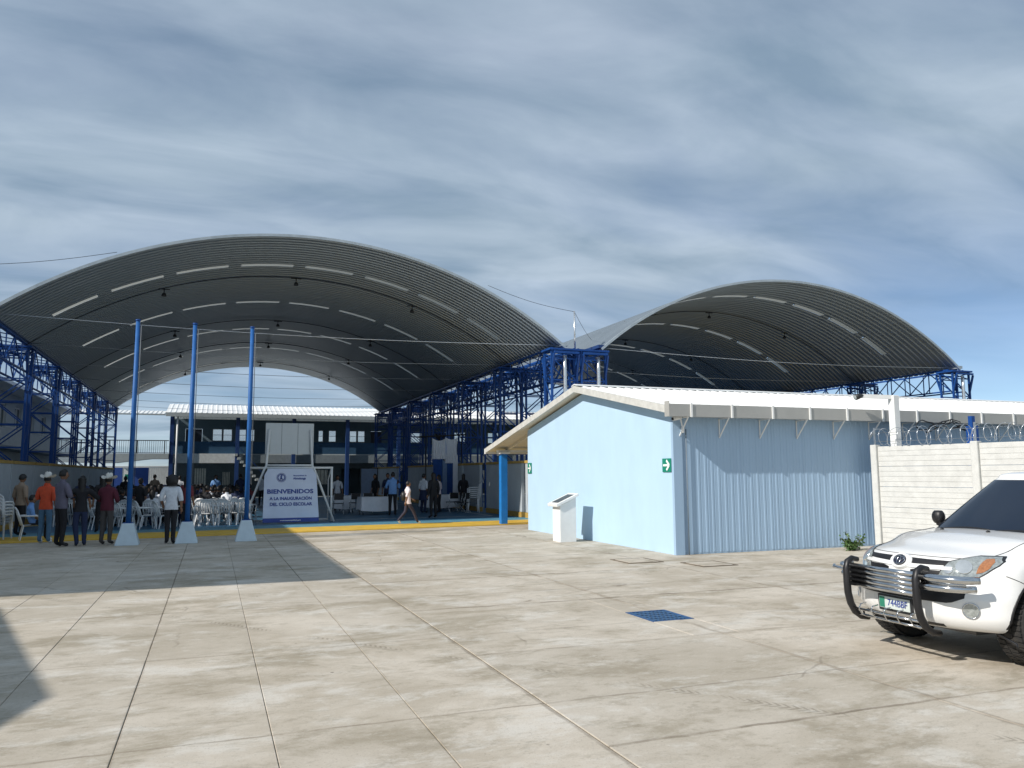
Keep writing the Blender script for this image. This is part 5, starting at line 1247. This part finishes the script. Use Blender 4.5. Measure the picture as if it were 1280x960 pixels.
# seated crowd: six source people, the rest copies
cols = [(F_WHT, F_BLK, 'short'), (F_BLK, F_NAVY, 'long'), (F_BLK, F_BLK, 'short'), (F_WHT, F_BLK, 'bun'), (F_GREY, F_BLK, 'long'), (F_DRED, F_BLK, 'short'), (F_NAVY, F_BLK, 'short'), (F_WHT, F_NAVY, 'long')]
GC = 'seated crowd under the big vaulted roof'; LC = 'spectator seated in the shaded crowd under the big vaulted roof'
srcs = [person(LC, (0, 0, 0), 0, SIT if i % 2 else P(SIT, wrL=(-.05, .28, .66), elL=(-.24, .06, .72), hed=(.03, .02, 1.07)), s, t_, M_BLACK, 1.0 if i % 2 else .92, hair=h_, group=GC, fingers=False) for i, (s, t_, h_) in enumerate(cols)]
first = set(); cnt = 0
for row in range(12):
    y = 28.9+row*1.05+(.0 if row else .1)
    xr = 1.2 if row < 2 else (.9+row*.10); xl = -4.9 if row > 0 else -3.2
    x = xl
    while x < xr:
        xx = x+rr_.uniform(-.1, .1); yy = y+rr_.uniform(-.15, .15)-.10*x; r = math.radians(-28+rr_.uniform(-22, 22))
        if rr_.random() < (.88 if row > 0 else .6):
            k = rr_.randrange(8)
            if k not in first: first.add(k); p = srcs[k]
            else: p = copy_tree(srcs[k])
            p.location = (xx, yy, .02); p.rotation_euler = (0, 0, r); p.scale = (rr_.uniform(.88, 1.03),)*3; cnt += 1
        if row < 5: chair_at(xx, yy, r, 'white plastic chair in the seated rows under the big vaulted roof')
        x += rr_.uniform(.62, .80)
for i in range(8):
    if i not in first: srcs[i].location = (2+i*.3, 40, .02)
# people standing at the back of the crowd
LB2 = ['white-shirted person standing at the back of the crowd, centre', 'blue-shirted person facing forward at the back of the crowd near the stair', 'dark navy-clad person at the back of the crowd by the right flagpole', 'person in black top at the back left of the crowd', 'light-shirted person behind the goal at the back of the crowd', 'tan-shirted person at the back of the crowd left of the middle flagpole', 'dark red-shirted person behind the welcome banner at the back']
CB = [F_WHT, F_LBL, F_NAVY, F_BLK, F_WHT, F_TAN, F_DRED]
for i, (x, y, r) in enumerate(((-1.5, 43, 0), (.2, 45.5, 180), (1.4, 44, -20), (-3.9, 42.5, 10), (2.6, 46, 170), (-2.7, 44, 20), (3.2, 42, -160))):
    person(LB2[i], (x, y, .02), math.radians(r), STAND, CB[i], F_BLK, M_BLACK, 1.0, hair=cols[i][2], scale=.96+.02*(i % 3), group='people standing behind the crowd', fingers=False)
# loudspeaker
ls = empty('loudspeaker', (-5.5, 24.3, .0), 'black loudspeaker on a covered stand at the left edge by the stacked chairs', 'loudspeaker')
b = MB(); b.prism([(-.22, 0), (.22, 0), (.17, .62), (-.17, .62)], 'y', -.2, .2) if False else b.box(-.24, -.2, 1.0, .22, .2, 1.62); b.build('cabinet', M_BLACK, ls, bevel=.03)
b = MB(); b.box(-.2, -.205, 1.05, .18, -.203, 1.57); b.build('grille', M_DARK, ls)
b = MB(); b.add([(-.3, -.22, 0), (.3, -.22, 0), (.3, .22, 0), (-.3, .22, 0), (-.18, -.15, .99), (.18, -.15, .99), (.18, .15, .99), (-.18, .15, .99)], [(0, 1, 5, 4), (1, 2, 6, 5), (2, 3, 7, 6), (3, 0, 4, 7), (4, 5, 6, 7)]); b.build('stand_cover', fab('cover_dark', (.03, .045, .055)), ls)
# tables
def table(x, y, w, rot, label, d=.75):
    t = empty('table', (x, y, .02), label, 'table', 'white-clothed tables near the drapes', rz=math.radians(rot))
    b = MB(); b.box(-w/2, -d/2, .71, w/2, d/2, .735); b.build('tabletop', M_WOOD, t)
    for sx in (-1, 1):
        for sy in (-1, 1): b = MB(); b.tube([(sx*(w/2-.08), sy*(d/2-.08), 0), (sx*(w/2-.08), sy*(d/2-.08), .71)], .015, 5); b.build('leg', M_DARK, t)
    c_ = MB(); n = 60; per = []
    c_.add([(-w/2-.01, -d/2-.01, .742), (w/2+.01, -d/2-.01, .742), (w/2+.01, d/2+.01, .742), (-w/2-.01, d/2+.01, .742)], [(0, 1, 2, 3)])
    def edge(u):
        q = u*4 % 4; s = int(q); f = q-s; cs = [(-w/2, -d/2), (w/2, -d/2), (w/2, d/2), (-w/2, d/2)]; a = cs[s % 4]; b_ = cs[(s+1) % 4]; return Vector((a[0]+(b_[0]-a[0])*f, a[1]+(b_[1]-a[1])*f, 0))
    def CP(u, v):
        p = edge(u % 1); o_ = Vector((p.x/(w/2), p.y/(d/2), 0)); o_ = o_.normalized() if o_.length else o_; wv = .035*math.sin(u*70)*v
        return p*(1.012)+o_*(wv+.03*v)+Vector((0, 0, .742-(.55+.05*math.sin(u*13))*v))
    c_.grid(CP, 96, 5); o = c_.build('tablecloth', M_CLOTH, None, 'white cloth draped over '+label.replace('long ', 'the long ', 1), 'tablecloth', 'white tablecloths', fix=False); o.location = (x, y, .02); o.rotation_euler = (0, 0, math.radians(rot))
table(5.55, 36.2, .9, 4, 'small table just right of the goal post'); table(6.55, 33.4, 1.5, 4, 'long table in front of the man in light blue'); table(9.75, 35.2, 1.6, 8, 'long table beneath the draped backdrop')
# dark chairs near tables
def dchair(x, y, r, lb):
    t = empty('folding_chair', (x, y, .02), lb, 'chair', 'dark folding chairs near the tables', rz=math.radians(r))
    b = MB(); b.box(-.2, -.2, .43, .2, .2, .46); b.build('seat', M_BLACK, t); b = MB(); b.box(-.2, -.24, .60, .2, -.215, .86); b.build('backrest', M_BLACK, t)
    for s in (-1, 1): b = MB(); b.tube([(s*.21, -.24, .86), (s*.21, -.16, .4), (s*.21, .2, 0)], .012, 5); b.tube([(s*.20, .18, .44), (s*.20, -.25, 0)], .012, 5); b.build('leg', M_GALV, t)
for x, y, r, q in ((10.0, 34.0, 10, 'in front of the table under the draped backdrop'), (10.4, 34.3, 60, 'right of the table under the draped backdrop'), (10.3, 33.2, 40, 'nearest the stacked white chairs at the right wall'), (5.9, 35.2, 5, 'between the small table and the long table'), (6.5, 35.3, -5, 'behind the long table near the man in light blue'), (5.1, 34.6, 0, 'just right of the goal post before the small table')): dchair(x, y, r, 'dark folding chair '+q)
for k in range(6): chair_at(10.75, 33.3, math.radians(80), 'white plastic chair, '+ORD[k]+' in the stack against the right wall panels', z=.02+k*.085, g='stacked white chairs at the right wall')
# draped backdrop
dr = empty('draped_backdrop', (10.5, 37, .02), 'stage backdrop of white and blue hanging drapes at the right of the court', 'curtains')
b = MB()
for x in (-.9, .0, .9): b.tube([(x, .1, 0), (x, .1, 3.5)], .03, 6)
b.tube([(-1.3, .1, 3.45), (1.1, .1, 3.6)], .04, 6); b.build('frame', M_DARK, dr)
def drape(x0, x1, z0, z1, y0, amp, m, swag=0):
    b = MB()
    def DP(u, v):
        x = x0+(x1-x0)*u; z = z1-(z1-z0)*v; pinch = swag*math.sin(PI*v)
        return (x+(.5-u)*pinch*(x1-x0), y0+amp*math.sin(u*34+v*2)*(.4+.6*v), z-.12*math.sin(u*PI)*(1-v))
    b.grid(DP, 60, 14); b.build('drape', m, dr, fix=False)
drape(-.62, .05, 2.4, 3.4, -.04, .05, M_CLOTH); drape(.02, .66, 2.2, 3.46, -.06, .05, M_CLOTH, .2)
drape(-.55, -.05, .1, 2.5, .02, .05, M_CLOTHB); drape(-.1, .12, .1, 2.4, -.03, .03, mat('drape_bluegrey', (.22, .32, .48), .8)); drape(.1, .5, .1, 2.3, .02, .05, M_CLOTHB); drape(.42, .66, .1, 2.6, -.05, .04, M_CLOTH)
# pale locker / screen and picture board behind tables
fb = empty('display_board', (8.35, 45, .02), 'pale blue standing display board behind the tables', 'display board')
b = MB(); b.box(-.45, 0, .05, .45, .05, 2.0); b.build('board', mat('board_bluegrey', (.30, .38, .52), .6), fb); b = MB(); b.box(-.5, -.02, 0, -.455, .07, 2.05); b.box(.455, -.02, 0, .5, .07, 2.05); b.box(-.455, -.02, 2.003, .455, .07, 2.05); b.build('frame', M_DARK, fb)
